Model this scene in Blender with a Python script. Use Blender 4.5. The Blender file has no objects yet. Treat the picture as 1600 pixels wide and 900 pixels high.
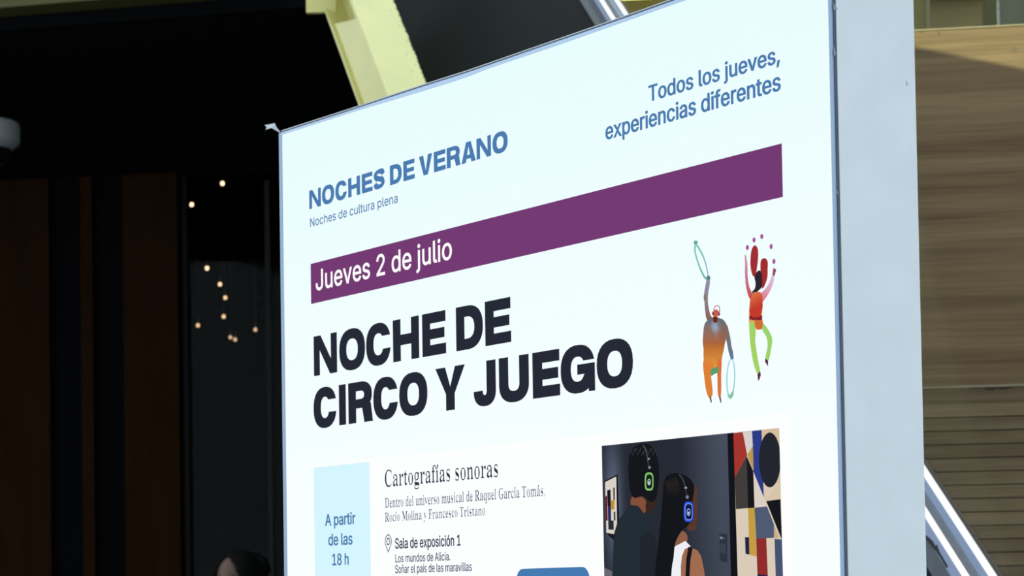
import bpy, bmesh, math, random
from mathutils import Vector, Matrix
from mathutils.geometry import delaunay_2d_cdt

# ---------------------------------------------------------------- camera, world, sun, exposure
C = bpy.context.scene.collection
SC = bpy.context.scene
EYE = Vector((0, 0, 1.55))
FPX, PPX, PPY = 3700.0, 800.0, 784.5510
PITCH, ROLL = 0.03896764, -0.01616591
cp, sp_, cr, sr = math.cos(PITCH), math.sin(PITCH), math.cos(ROLL), math.sin(ROLL)
_f = Vector((0, cp, sp_)); _u = Vector((0, -sp_, cp)); _r = Vector((1, 0, 0))
CR = _r*cr + _u*sr; CU = -_r*sr + _u*cr; CF = _f
cam = bpy.data.cameras.new('camera')
cam.sensor_width = 36; cam.lens = 36*FPX/1600
cam.shift_y = (PPY-450)/1600
cam.clip_start = .05; cam.clip_end = 300
cam.dof.use_dof = True; cam.dof.focus_distance = 3.0; cam.dof.aperture_fstop = 16
cam_o = bpy.data.objects.new('camera', cam); C.objects.link(cam_o)
M3 = Matrix((CR, CU, -CF)).transposed().to_4x4(); M3.translation = EYE
cam_o.matrix_world = M3
SC.camera = cam_o
SC.view_settings.view_transform = 'Standard'; SC.view_settings.look = 'None'
SC.view_settings.exposure = 0; SC.view_settings.gamma = 1
SC.view_settings.use_curve_mapping = False
SKY = 2.2
w = bpy.data.worlds.new('World'); SC.world = w; w.use_nodes = True
bg = w.node_tree.nodes['Background']
bg.inputs[0].default_value = (.78, .90, 1.0, 1); bg.inputs[1].default_value = SKY
SUN_EL = math.radians(35)
sun = bpy.data.lights.new('sun', 'SUN'); sun.energy = 7.0; sun.angle = math.radians(.15); sun.color = (.97, 1, .62)
sun_o = bpy.data.objects.new('sun', sun); C.objects.link(sun_o)
sun_o.rotation_euler = (math.pi/2 - SUN_EL, 0, 0); sun_o.location = (0, -10, 12)   # shines along +Y and down
bpy.context.view_layer.update()

# ---------------------------------------------------------------- helpers
def ray(px, py):
    return CF + CR*((px-PPX)/FPX) - CU*((py-PPY)/FPX)
def at_y(px, py, Y):
    d = ray(px, py); return EYE + d*(Y/d.y)
def at_z(px, py, Z):
    d = ray(px, py); return EYE + d*((Z-EYE.z)/d.z)
def at_plane(px, py, p, n):
    d = ray(px, py); return EYE + d*((Vector(p)-EYE).dot(n)/d.dot(n))

def lin(c):
    if isinstance(c, str):
        c = c.lstrip('#'); c = tuple(int(c[i:i+2], 16)/255 for i in (0, 2, 4))
    return tuple(((v/12.92) if v <= .04045 else ((v+.055)/1.055)**2.4) for v in c)

def mat(name, col, rough=.6, metal=0., spec=.5, noise=0., nscale=8., bump=0.):
    m = bpy.data.materials.new(name); m.use_nodes = True
    nt = m.node_tree; b = nt.nodes['Principled BSDF']
    b.inputs['Roughness'].default_value = rough; b.inputs['Metallic'].default_value = metal
    b.inputs['Specular IOR Level'].default_value = spec
    if noise or bump:
        tc = nt.nodes.new('ShaderNodeTexCoord'); n = nt.nodes.new('ShaderNodeTexNoise')
        n.inputs['Scale'].default_value = nscale; n.inputs['Detail'].default_value = 6
        nt.links.new(tc.outputs['Object'], n.inputs['Vector'])
        r = nt.nodes.new('ShaderNodeValToRGB')
        r.color_ramp.elements[0].position = .3; r.color_ramp.elements[1].position = .7
        r.color_ramp.elements[0].color = (*[v*(1-noise) for v in col], 1)
        r.color_ramp.elements[1].color = (*[min(1, v*(1+noise)) for v in col], 1)
        nt.links.new(n.outputs['Fac'], r.inputs['Fac']); nt.links.new(r.outputs['Color'], b.inputs['Base Color'])
        if bump:
            bp = nt.nodes.new('ShaderNodeBump'); bp.inputs['Strength'].default_value = bump; bp.inputs['Distance'].default_value = .004
            nt.links.new(n.outputs['Fac'], bp.inputs['Height']); nt.links.new(bp.outputs['Normal'], b.inputs['Normal'])
    else:
        b.inputs['Base Color'].default_value = (*col, 1)
    return m

def emis(name, col, s):
    m = bpy.data.materials.new(name); m.use_nodes = True; nt = m.node_tree
    nt.nodes.remove(nt.nodes['Principled BSDF'])
    e = nt.nodes.new('ShaderNodeEmission'); e.inputs[0].default_value = (*col, 1); e.inputs[1].default_value = s
    nt.links.new(e.outputs[0], nt.nodes['Material Output'].inputs[0]); return m

def wood(name, dark, light, zs=30., xs=1.2, boards=None, seed=0., contrast=.5, spec=.2):
    """long horizontal grain: noise stretched along x, optional boards with dark joints (height, offset)"""
    m = bpy.data.materials.new(name); m.use_nodes = True; nt = m.node_tree; b = nt.nodes['Principled BSDF']
    N, L = nt.nodes.new, nt.links.new
    tc = N('ShaderNodeTexCoord'); mp = N('ShaderNodeMapping')
    mp.inputs['Scale'].default_value = (xs, 1, zs); mp.inputs['Location'].default_value = (seed, seed, seed)
    mp.inputs['Rotation'].default_value = (0, math.radians(.6), 0)
    L(tc.outputs['Object'], mp.inputs['Vector'])
    n1 = N('ShaderNodeTexNoise'); n1.inputs['Scale'].default_value = 1.; n1.inputs['Detail'].default_value = 8; n1.inputs['Roughness'].default_value = .62
    n1.inputs['Distortion'].default_value = .35
    L(mp.outputs[0], n1.inputs['Vector'])
    mp2 = N('ShaderNodeMapping'); mp2.inputs['Scale'].default_value = (xs*5, 3, zs*9); L(tc.outputs['Object'], mp2.inputs['Vector'])
    n2 = N('ShaderNodeTexNoise'); n2.inputs['Scale'].default_value = 1; n2.inputs['Detail'].default_value = 5; L(mp2.outputs[0], n2.inputs['Vector'])
    mx = N('ShaderNodeMix'); mx.data_type = 'FLOAT'; mx.inputs['Factor'].default_value = .35
    L(n1.outputs['Fac'], mx.inputs['A']); L(n2.outputs['Fac'], mx.inputs['B'])
    fac = mx.outputs['Result']
    if boards:
        h, off = boards
        sx = N('ShaderNodeSeparateXYZ'); L(tc.outputs['Object'], sx.inputs[0])
        a = N('ShaderNodeMath'); a.operation = 'SUBTRACT'; L(sx.outputs['Z'], a.inputs[0]); a.inputs[1].default_value = off
        d = N('ShaderNodeMath'); d.operation = 'DIVIDE'; L(a.outputs[0], d.inputs[0]); d.inputs[1].default_value = h
        fl = N('ShaderNodeMath'); fl.operation = 'FLOOR'; L(d.outputs[0], fl.inputs[0])
        wn = N('ShaderNodeTexWhiteNoise'); wn.noise_dimensions = '1D'; L(fl.outputs[0], wn.inputs['W'])
        s = N('ShaderNodeMath'); s.operation = 'MULTIPLY_ADD'; L(wn.outputs['Value'], s.inputs[0]); s.inputs[1].default_value = .22; L(fac, s.inputs[2])
        s2 = N('ShaderNodeMath'); s2.operation = 'SUBTRACT'; L(s.outputs[0], s2.inputs[0]); s2.inputs[1].default_value = .11
        fac = s2.outputs[0]
    r = N('ShaderNodeValToRGB'); e = r.color_ramp.elements
    e[0].position = .5-contrast*.35; e[1].position = .5+contrast*.35
    e[0].color = (*dark, 1); e[1].color = (*light, 1)
    L(fac, r.inputs['Fac']); L(r.outputs['Color'], b.inputs['Base Color'])
    b.inputs['Roughness'].default_value = .7; b.inputs['Specular IOR Level'].default_value = spec
    return m

def link(o, parent=None):
    C.objects.link(o)
    if parent is not None: o.parent = parent
    return o
def obj(name, bm, material, parent=None, smooth=False):
    me = bpy.data.meshes.new(name); bmesh.ops.recalc_face_normals(bm, faces=bm.faces[:]); bm.to_mesh(me); bm.free()
    for m in (material if isinstance(material, list) else [material]): me.materials.append(m)
    if smooth:
        for p in me.polygons: p.use_smooth = True
    return link(bpy.data.objects.new(name, me), parent)
def tag(o, label, cat, group=None, kind=None):
    o['label'] = label; o['category'] = cat
    if group: o['group'] = group
    if kind: o['kind'] = kind
    return o
def struct(o): o['kind'] = 'structure'; return o
def empty(name, loc=(0, 0, 0), rz=0.):
    o = bpy.data.objects.new(name, None); o.location = loc; o.rotation_euler = (0, 0, rz); o.empty_display_size = .1
    return link(o)
def box(bm, lo, hi, bev=0.):
    x0, y0, z0 = lo; x1, y1, z1 = hi
    vs = [bm.verts.new(p) for p in ((x0,y0,z0),(x1,y0,z0),(x1,y1,z0),(x0,y1,z0),(x0,y0,z1),(x1,y0,z1),(x1,y1,z1),(x0,y1,z1))]
    fs = [bm.faces.new([vs[i] for i in q]) for q in ((0,3,2,1),(4,5,6,7),(0,1,5,4),(1,2,6,5),(2,3,7,6),(3,0,4,7))]
    if bev:
        es = list({e for f in fs for e in f.edges}); bmesh.ops.bevel(bm, geom=es, offset=bev, segments=2, affect='EDGES', profile=.6)
def prism(bm, front, off):
    """closed solid from a planar polygon and an offset vector"""
    a = [bm.verts.new(p) for p in front]; b = [bm.verts.new(Vector(p)+Vector(off)) for p in front]
    n = len(a); bm.faces.new(a); bm.faces.new(b[::-1])
    for i in range(n): bm.faces.new((a[i], b[i], b[(i+1) % n], a[(i+1) % n]))
def lathe(bm, prof, seg=32, c=(0, 0, 0)):
    rings = []
    for r, z in prof:
        rings.append([bm.verts.new((c[0]+max(r, 1e-5)*math.cos(2*math.pi*k/seg), c[1]+max(r, 1e-5)*math.sin(2*math.pi*k/seg), c[2]+z)) for k in range(seg)])
    for a, b in zip(rings, rings[1:]):
        for k in range(seg): bm.faces.new((a[k], a[(k+1) % seg], b[(k+1) % seg], b[k]))
    bm.faces.new(rings[0][::-1]); bm.faces.new(rings[-1])
def tube(bm, p, q, r, seg=10):
    p, q = Vector(p), Vector(q); d = (q-p).normalized()
    a = d.orthogonal().normalized(); b = d.cross(a)
    r0 = [bm.verts.new(p+(a*math.cos(2*math.pi*k/seg)+b*math.sin(2*math.pi*k/seg))*r) for k in range(seg)]
    r1 = [bm.verts.new(q+(a*math.cos(2*math.pi*k/seg)+b*math.sin(2*math.pi*k/seg))*r) for k in range(seg)]
    for k in range(seg): bm.faces.new((r0[k], r0[(k+1) % seg], r1[(k+1) % seg], r1[k]))
    bm.faces.new(r0[::-1]); bm.faces.new(r1)

# ================================================================ the place behind
m_black = mat('black_paint', (.0022, .0024, .0032), .9, 0, .05)
m_grey = mat('pale_paving', (.17, .17, .165), .8, 0, .3, .12, 6)
m_conc = mat('concrete', (.35, .36, .37), .85, 0, .2, .08, 3)
# paving
bm = bmesh.new(); box(bm, (-14, -12, -.2), (14, 22, 0)); struct(obj('floor', bm, m_grey))
# roof slab added out of view as a sun blocker: its slanted far edge lets the sun reach only the top of the timber
bm = bmesh.new()
XE, YE, RZF = 1.34, 2.66, 6.0
prism(bm, [(-9, -4, RZF), (9, -4, RZF), (9, YE-.54*(9-XE), RZF), (.05, YE-.54*(.05-XE), RZF), (.05, 5.3, RZF), (-.35, 8.1, RZF), (-9, 8.1, RZF)], (0, 0, .25))
struct(obj('added_roof', bm, m_conc))

# ---- dark entrance hall at the left
HZ = 4.1
W0, W1 = at_z(0, 283, HZ), at_z(278, 270, HZ)
wd = (W1-W0); wd.z = 0; wd.normalize(); wn = Vector((-wd.y, wd.x, 0))      # wn points away from the camera
if wn.y < 0: wn = -wn
def on_wall(px, py, back=0.):
    p = at_plane(px, py, W0+wn*back, wn); return (p-W0).dot(wd), p.z
def wpt(a, z, back=0.): p = W0+wd*a+wn*back; return Vector((p.x, p.y, z))
FR0 = at_z(0, 27, HZ+.06); FR1 = at_z(340, 0, HZ+.06)
fd = (FR1-FR0).normalized()
RE = [Vector((-.0568*10.2-.01, 10.2, 0)), Vector((-.0568*14.2, 14.2, 0))]       # right edge of the hall's ceiling
a_end = (at_plane(592, 500, W0, wn)-W0).dot(wd)
a_l = -6.
a_g0, a_g1 = on_wall(283, 500)[0], on_wall(585, 500)[0]
# ceiling slab
def hz(p, z): return Vector((p.x, p.y, z))
fl_ = FR0-fd*6; fr_ = FR0+fd*((RE[0].x-FR0.x)/fd.x)
bm = bmesh.new(); prism(bm, [hz(fl_, HZ), hz(fr_, HZ), hz(wpt(a_end, 0), HZ), hz(wpt(a_l, 0), HZ)], (0, 0, .5)); struct(obj('ceiling', bm, m_black))
# back wall: solid to the left of the glass, a strip over it, dark room behind
bm = bmesh.new()
def wall_block(a0, a1, z0, z1, b0, b1):
    prism(bm, [wpt(a0, z0, b0), wpt(a1, z0, b0), wpt(a1, z1, b0), wpt(a0, z1, b0)], wn*(b1-b0))
wall_block(a_l, a_g0, 0, HZ, .0, .2); wall_block(a_g0, a_end, HZ-.012, HZ, 0, .2); wall_block(a_g1, a_end+.1, 0, HZ, 0, .2)
struct(obj('wall_back', bm, m_black))
m_room = mat('dark_room_paint', (.0035, .0042, .0040), .9, 0, .1)
bm = bmesh.new()
wall_block(a_g0-2, a_end+2, 0, 5.2, 4.5, 4.6); wall_block(a_g0-2, a_g0-1.9, 0, 5.2, .2, 4.5); wall_block(a_end+1.9, a_end+2, 0, 5.2, .2, 4.5)
struct(obj('wall_inner', bm, m_room))
bm = bmesh.new(); wall_block(a_g0-2, a_end+2, 5.2, 5.3, .2, 4.6); struct(obj('ceiling_inner', bm, m_room))
bm = bmesh.new(); wall_block(a_l, a_l+.15, 0, HZ, -4.5, 0); struct(obj('wall_left', bm, m_black))
bm = bmesh.new(); wall_block(a_l, a_end+.2, HZ, 6.5, .0, .2); wall_block(a_g0-2, a_end+2, HZ, 5.3, .2, .3); struct(obj('wall_upper', bm, m_black))
# timber leaves standing proud of the black wall
m_brown = wood('brown_timber', (.014, .0053, .0018), (.026, .0108, .0032), 1.5, 9., None, 3., .6, .02)
WALLB = C.objects['wall_back']
def leaf(px0, px1, label, group=None):
    bm = bmesh.new(); a0, a1 = on_wall(px0, 560, -.05)[0], on_wall(px1, 560, -.05)[0]
    for k in range(1): prism(bm, [wpt(a0, 0, -.05), wpt(a1, 0, -.05), wpt(a1, HZ-.005, -.05), wpt(a0, HZ-.005, -.05)], wn*.049)
    o = obj('timber_panel', bm, m_brown, WALLB); o['label'] = label; return o
leaf(-140, 77.5, 'wide dark brown timber wall panel under the dome camera at the hall edge')
leaf(127, 145.5, 'thin dark brown timber strip between the two wide wall panels')
leaf(193.5, 279, 'wide dark brown timber wall panel beside the dark glass with the lights')
# dark glass wall beside them
m_glass = bpy.data.materials.new('dark_glass'); m_glass.use_nodes = True
nt = m_glass.node_tree; nt.nodes.remove(nt.nodes['Principled BSDF'])
t1 = nt.nodes.new('ShaderNodeBsdfTransparent'); t1.inputs[0].default_value = (.80, .82, .80, 1)
g1 = nt.nodes.new('ShaderNodeBsdfGlossy'); g1.inputs['Roughness'].default_value = .02; g1.inputs[0].default_value = (.5, .5, .5, 1)
mx = nt.nodes.new('ShaderNodeMixShader'); mx.inputs[0].default_value = .004
nt.links.new(t1.outputs[0], mx.inputs[1]); nt.links.new(g1.outputs[0], mx.inputs[2]); nt.links.new(mx.outputs[0], nt.nodes['Material Output'].inputs[0])
m_dframe = mat('dark_door_frame', (.006, .007, .008), .6, 0, .2)
gw = struct(obj('window_1', (lambda b: (prism(b, [wpt(a_g0+.03, .05, .06), wpt(a_g1-.02, .05, .06), wpt(a_g1-.02, HZ-.013, .06), wpt(a_g0+.03, HZ-.013, .06)], wn*.012), b)[1])(bmesh.new()), m_glass))
bm = bmesh.new(); wall_block(a_g0, a_g0+.03, 0, HZ-.013, .03, .09); am = on_wall(413, 600)[0]; wall_block(am, am+.03, 0, HZ-.06, .05, .09); wall_block(a_g0, a_g1, 0, .06, .03, .12)
obj('window_frame', bm, m_dframe, gw)

# pendant bulbs in the room behind the glass
m_cord = mat('black_cord', (.004, .004, .004), .7)
def bulb_mat(s): return emis('warm_filament', (1.0, .60, .36), s)
m_cap = mat('bulb_cap', (.02, .018, .015), .5)
LIGHTS = [(347.5,286.5,5.0,'small warm pendant bulb behind the dark glass, topmost of all the lights'),
          (299.5,319.5,5.0,'small warm pendant bulb close to the brown panel, second from the top'),
          (323.5,419,4.2,'small warm pendant bulb hanging third from the top behind the glass'),
          (343.7,444,2.9,'small warm pendant bulb fourth from the top, below the one nearer the panel'),
          (352,465,2.3,'small warm pendant bulb fifth from the top in the curving chain'),
          (349.5,494.5,2.1,'small warm pendant bulb sixth from the top, directly below the chain'),
          (309.3,508.3,2.0,'small warm pendant bulb alone low down near the brown panel'),
          (399,515,1.5,'small warm pendant bulb nearest the lightbox, apart from the others'),
          (360,527,1.3,'faint warm pendant bulb, the upper one of the touching lowest pair'),
          (367.5,530.5,1.5,'small warm pendant bulb, lowest of all, in the touching pair')]
for i, (px, py, s, lab) in enumerate(LIGHTS):
    a, z = on_wall(px, py, 1.5+.2*i); p = wpt(a, z, 1.5+.2*i)
    t = empty('pendant_light', (p.x, p.y, z)); tag(t, lab, 'light', 'warm pendant bulbs behind the dark glass')
    bm = bmesh.new(); lathe(bm, [(0, -.014), (.008, -.012), (.0125, -.003), (.011, .006), (.006, .013)], 16); obj('bulb', bm, bulb_mat(s), t, True)
    bm = bmesh.new(); lathe(bm, [(.007, .012), (.008, .02), (.008, .045), (.004, .05)], 12); obj('bulb_holder', bm, m_cap, t)
    bm = bmesh.new(); tube(bm, (0, 0, .048), (0, 0, 5.2-z), .003, 6); obj('cord', bm, m_cord, t)

# yellow steel edge beam along the front of the hall's ceiling
m_yel = mat('yellow_steel_paint', (.69, .65, .25), .42, 0, .5, .05, 5)
m_yel_shade = mat('shaded_yellow_paint', (.062, .058, .012), .6, 0, .3, .06, 5)  # darker copy of the yellow: the edge beam's shade put into its colour
bm = bmesh.new(); n_ = Vector((-fd.y, fd.x, 0)); n_ = n_ if n_.y > 0 else -n_
s0, s1 = FR0-fd*4, FR0+fd*((FR1-FR0).length+.35)
for z0, z1, d0, d1 in ((.0, .022, -.16, .02), (.022, .30, -.085, -.065), (.30, .322, -.16, .02)):
    prism(bm, [s0+n_*d0+Vector((0,0,z0)), s1+n_*d0+Vector((0,0,z0)), s1+n_*d0+Vector((0,0,z1)), s0+n_*d0+Vector((0,0,z1))], n_*(d1-d0))
o = obj('edge_beam', bm, m_yel_shade); tag(o, 'yellow steel edge beam along the top of the dark hall, shade put into its colour', 'beam')

# dome camera under the hall ceiling
p = at_y(-24, 212, 11)
t = empty('dome_camera', (p.x, p.y, p.z)); tag(t, 'grey dome security camera hanging under the black hall ceiling', 'security camera')
m_camg = mat('grey_plastic', (.22, .235, .25), .5)
rr = (31+24)/FPX*11
bm = bmesh.new(); lathe(bm, [(.02, .066), (rr*.86, .066), (rr*.965, .056), (rr, .040), (rr*.995, -.03), (rr*.97, -.040), (rr*.80, -.064), (rr*.74, -.066), (.01, -.05)], 48); obj('housing', bm, m_camg, t, False)
m_dome = mat('smoked_dome', (.004, .004, .005), .12, 0, .3)
bm = bmesh.new(); lathe(bm, [(rr*.74, -.058)]+[(rr*.74*math.cos(a), -.06-rr*.7*math.sin(a)) for a in [math.pi/2*k/8 for k in range(1, 9)]], 32); obj('dome', bm, m_dome, t, True)
bm = bmesh.new(); lathe(bm, [(.05, .06), (.05, HZ-p.z-.02), (.08, HZ-p.z-.015), (.08, HZ-p.z)], 20); obj('ceiling_mount', bm, m_black, t)

# ---- raking yellow I-beam
b_up, b_lo = at_y(582, 0, 7.9), at_y(636.5, 140, 7.55)
wx = (b_lo-b_up).normalized()
k = -(b_lo.z+.0)/wx.z; b_end = b_lo+wx*k; b_top = b_up-wx*1.2
view = (b_lo-EYE).normalized(); t0 = view.cross(wx).normalized()
if t0.x > 0: t0 = -t0                       # t0 points to the left
n0 = wx.cross(t0).normalized(); n0 = n0 if n0.dot(view) < 0 else -n0
PHI = math.radians(40)
nn = (n0*math.cos(PHI) - t0*math.sin(PHI)).normalized()     # flange normal turned to the right
tt = (t0*math.cos(PHI) + n0*math.sin(PHI)).normalized()     # flange width, towards the left and the viewer
FW = 62/FPX*7.75/math.cos(PHI); HB = 46/FPX*7.75/math.sin(PHI); TF, TW = .012, .010
beam = empty('raking_beam', (b_end.x, b_end.y, 0))
tag(beam, 'bright yellow raking steel I-beam rising behind the top of the lightbox', 'beam')
def bp(s, n, t): return b_up + wx*s + nn*n + tt*t - Vector(beam.location)
Lb = (b_end-b_up).length
def bar(bm, n0_, n1_, t0_, t1_, s0=-1.2, s1=None):
    s1 = Lb if s1 is None else s1
    prism(bm, [bp(s0, n0_, t0_), bp(s0, n1_, t0_), bp(s0, n1_, t1_), bp(s0, n0_, t1_)], wx*(s1-s0))
rnd = random.Random(4)
bm = bmesh.new(); bar(bm, -TF, 0, -FW/2+.004, FW/2); obj('near_flange', bm, m_yel, beam)
# the flange's far edge with its flaked paint
m_prim = mat('bare_primer', (.035, .04, .05), .8)
bm = bmesh.new(); bar(bm, -TF, -.001, -FW/2-.001, -FW/2+.004); obj('flange_edge', bm, m_prim, beam)
bm = bmesh.new(); s = -.4
while s < .9:
    l = rnd.uniform(.012, .05); d = rnd.uniform(-.0045, .001)
    prism(bm, [bp(s, .0004, -FW/2+.005), bp(s+l, .0004, -FW/2+.005), bp(s+l*.8, .0004, -FW/2+d), bp(s+l*.3, .0004, -FW/2+d*rnd.uniform(.4, 1))], nn*-.004); s += l*.92
obj('flaked_paint', bm, m_yel, beam)
bm = bmesh.new()
for _ in range(9):
    s = rnd.uniform(-.15, .42); t = -FW/2+abs(rnd.gauss(.0, .02))+.006; r = rnd.uniform(.0012, .003)
    prism(bm, [bp(s-r, .0004, t), bp(s, .0004, t+r*.8), bp(s+r, .0004, t-.2*r), bp(s, .0004, t-r)], nn*-.001)
obj('paint_chip', bm, m_prim, beam)
bm = bmesh.new(); bar(bm, -HB, -TF, -TW/2, TW/2); obj('web', bm, m_yel, beam)
bm = bmesh.new(); bar(bm, -HB-TF*.7, -HB, -FW/2, FW/2); obj('far_flange', bm, m_yel, beam)
# stiffener and gusset closing the recess where the bracket meets it
sS = (at_y(536, 36, 7.75)-b_up).dot(wx)
per_px = (b_lo-b_up).length/140; t_c = FW/2-.012
bm = bmesh.new(); prism(bm, [bp(s_, n_0, t_c) for n_0, s_ in ((-TF-.0005, sS-9*per_px), (-HB-TF*.7, sS-58*per_px), (-HB-TF*.7, Lb), (-TF-.0005, Lb))], tt*-.01); obj('cover_plate', bm, m_yel, beam)
bm = bmesh.new(); q0, q1 = at_y(478.5, 23, 8.05), at_y(511, 21, 8.05)
box(bm, (q0.x, 8.05, q0.z+.008), (q1.x+.03, 8.075, q0.z+.42))
for v in bm.verts: v.co -= Vector(beam.location)
obj('bracket', bm, m_yel, beam)

# ---- stair side: dark fascia, metal channel with two polished lips whose sheen is emission, glass balustrade
DT, DB = 8.2, 5.0
PT, PB = at_y(939, 0, DT), at_y(1508, 900, DB)
sd = PB-PT; sdh = Vector((sd.x, sd.y, 0)).normalized(); sn = Vector((sdh.y, -sdh.x, 0))
if sn.dot(EYE-PT) < 0: sn = -sn            # sn points to the camera's side
FAR = (13.3-8.2)/3.2
def sline(xt, xb, off=0.):
    a, b = at_plane(xt, 0, PT+sn*off, sn), at_plane(xb, 900, PT+sn*off, sn); d = b-a
    return a-d*FAR, b+d*.28
stair = empty('stair_balustrade', (PB.x, PB.y, 0)); SL = Vector(stair.location)
tag(stair, 'sloping stair side with glass balustrade, polished metal channel and dark fascia', 'stair balustrade')
def sband(name, l0, l1, off, thick, m):
    (a0, b0), (a1, b1) = sline(*l0, off), sline(*l1, off)
    bm = bmesh.new(); prism(bm, [v-SL for v in (a0, b0, b1, a1)], sn*-thick); return obj(name, bm, m, stair)
m_fas = mat('dark_fascia', (.0095, .0125, .0148), .8, 0, .1, .05, 2)
m_flat = mat('grey_channel_steel', (.115, .135, .165), .6, .0, .4, .12, 25)
m_blu = mat('brushed_steel', (.36, .44, .66), .4, 0, .5)
m_lip = emis('glowing_lip', (.93, .97, 1.0), 1.15)  # no lamp: bright sheen of the metal lips put in as emission
m_grv = mat('groove_shadow_gap', (.02, .022, .025), .8)
(a0, b0) = sline(905.9, 1457)
bm = bmesh.new()
far = a0+(a0-b0)*.0
prism(bm, [Vector(v)-SL for v in (a0, b0, Vector((b0.x, b0.y, 0)), Vector((a0.x, a0.y, 0)))], sn*-.06); obj('fascia', bm, m_fas, stair)
l = [(905.9,1457),(928.5,1485.5),(936,1503),(942.5,1513),(948.5,1525),(953,1531),(959.5,1544.5),(966,1556)]
sband('channel_flange', l[0], l[1], .004, .05, m_flat)
sband('lower_trim', l[1], l[2], .012, .05, m_blu)
sband('glowing_lip', l[2], l[3], .016, .003, m_lip)
sband('channel_web', l[3], l[4], .006, .04, m_flat)
sband('groove', l[4], l[5], -.004, .03, m_grv)
sband('upper_trim', l[5], l[6], .016, .004, m_blu)
sband('glowing_lip', l[6], l[7], .018, .003, m_lip)
m_gask = mat('glazing_gasket', (.05, .055, .05), .6)
sband('gasket', l[7], (967.0, 1557.5), .014, .004, m_gask)
m_pane = bpy.data.materials.new('clear_glass'); m_pane.use_nodes = True
nt = m_pane.node_tree; nt.nodes.remove(nt.nodes['Principled BSDF'])
t1 = nt.nodes.new('ShaderNodeBsdfTransparent'); t1.inputs[0].default_value = (.93, .95, .94, 1)
g1 = nt.nodes.new('ShaderNodeBsdfGlossy'); g1.inputs['Roughness'].default_value = .03
mx = nt.nodes.new('ShaderNodeMixShader'); mx.inputs[0].default_value = .012
nt.links.new(t1.outputs[0], mx.inputs[1]); nt.links.new(g1.outputs[0], mx.inputs[2]); nt.links.new(mx.outputs[0], nt.nodes['Material Output'].inputs[0])
(a0, b0) = sline(966.5, 1556.5)
bm = bmesh.new(); up = Vector((0, 0, 1.7))
prism(bm, [v-SL+sn*.004 for v in (a0, b0, b0+up, a0+up)], sn*-.012); obj('glass_pane', bm, m_pane, stair)
m_cl = bpy.data.materials.new('glazing_channel_film'); m_cl.use_nodes = True
nt = m_cl.node_tree; b_ = nt.nodes['Principled BSDF']; b_.inputs['Base Color'].default_value = (.10, .095, .08, 1); b_.inputs['Alpha'].default_value = .45; b_.inputs['Roughness'].default_value = .6
sband('glass_seal', (966.6, 1557), (971, 1565), -.004, .002, m_cl)
# torn protective film on the lower trim
bm = bmesh.new(); z_ = [(1446,836),(1452,841),(1457,846),(1461,854),(1463,851),(1467,862),(1481,886),(1478,887),(1470,873),(1462,861),(1455,853),(1446,842)]
prism(bm, [at_plane(x, y, PT+sn*.0135, sn)-SL for x, y in z_], sn*-.001); obj('torn_film', bm, m_grv, stair)

# ---- timber tiers at the right
E1 = Vector((math.cos(math.radians(9)), -math.sin(math.radians(9)), 0)); E2 = Vector((math.sin(math.radians(9)), math.cos(math.radians(9)), 0))
RZ2 = math.radians(-9)
def tier_pt(px, py, q): p = at_plane(px, py, E2*q, E2); return p.dot(E1), p.z
m_tim1 = wood('oak_boards', (.074, .052, .028), (.150, .110, .062), 22., 1.6, None, 2., .55)
m_tim2 = wood('oak_laminate', (.100, .061, .031), (.215, .143, .076), 15., .5, None, 7.3, .40)
QA, QB, QC = 6.6, 7.2, 9.3
aL = tier_pt(1330, 640, QA)[0]; aR = aL+6
zt1 = tier_pt(1520, 605, QA)[1]
# lower tier: separate boards with open joints, one timber face
zs = [604.5, 650.7] + [650.7+21.25*i for i in range(1, 13)]
zz = [tier_pt(1560, y, QA)[1] for y in zs]
pitch = zz[1]-zz[2]
while zz[-1] > .1: zz.append(zz[-1]-pitch)
t = empty('timber_tier', E1*aL+E2*QA, RZ2); tag(t, 'lower timber tier clad in narrow oak boards with dark joints', 'timber tier')
bm = bmesh.new()
for z1, z0 in zip(zz, zz[1:]): box(bm, (0, 0, z0+.0012), (aR-aL, .02, z1-.0012), .0015)
m_tim1b = wood('oak_boards', (.115, .076, .041), (.235, .166, .096), 24., 1.3, (pitch, zz[1]), 2., .48)
obj('boarding', bm, m_tim1b, t)
bm = bmesh.new(); box(bm, (0, .021, 0), (aR-aL, .05, zz[0]-.01)); obj('backing', bm, m_grv, t)
m_edge = wood('pale_oak_edge', (.20, .16, .10), (.34, .28, .19), 20, 1.5, None, 1., .5)
bm = bmesh.new(); box(bm, (0, -.006, zz[0]-.001), (aR-aL, .75, zz[0]+.006), .002); obj('tread', bm, m_edge, t)
m_bark = mat('worn_edge', (.055, .045, .035), .9, 0, .1, .4, 60)
bm = bmesh.new(); rnd = random.Random(2); x0 = tier_pt(1515, 605, QA)[0]-aL
n = 40; Xs = [x0+i*.012 for i in range(n)]
lowz = [zz[0]-.002-abs(rnd.gauss(0, .006))*math.sin(math.pi*min(1, i/12+.05)) for i in range(n)]
prism(bm, [(x, -.0015, z) for x, z in zip(Xs, lowz)]+[(Xs[-1], -.0015, zz[0]), (Xs[0], -.0015, zz[0])], (0, .002, 0)); obj('worn_edge', bm, m_bark, t)
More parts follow.
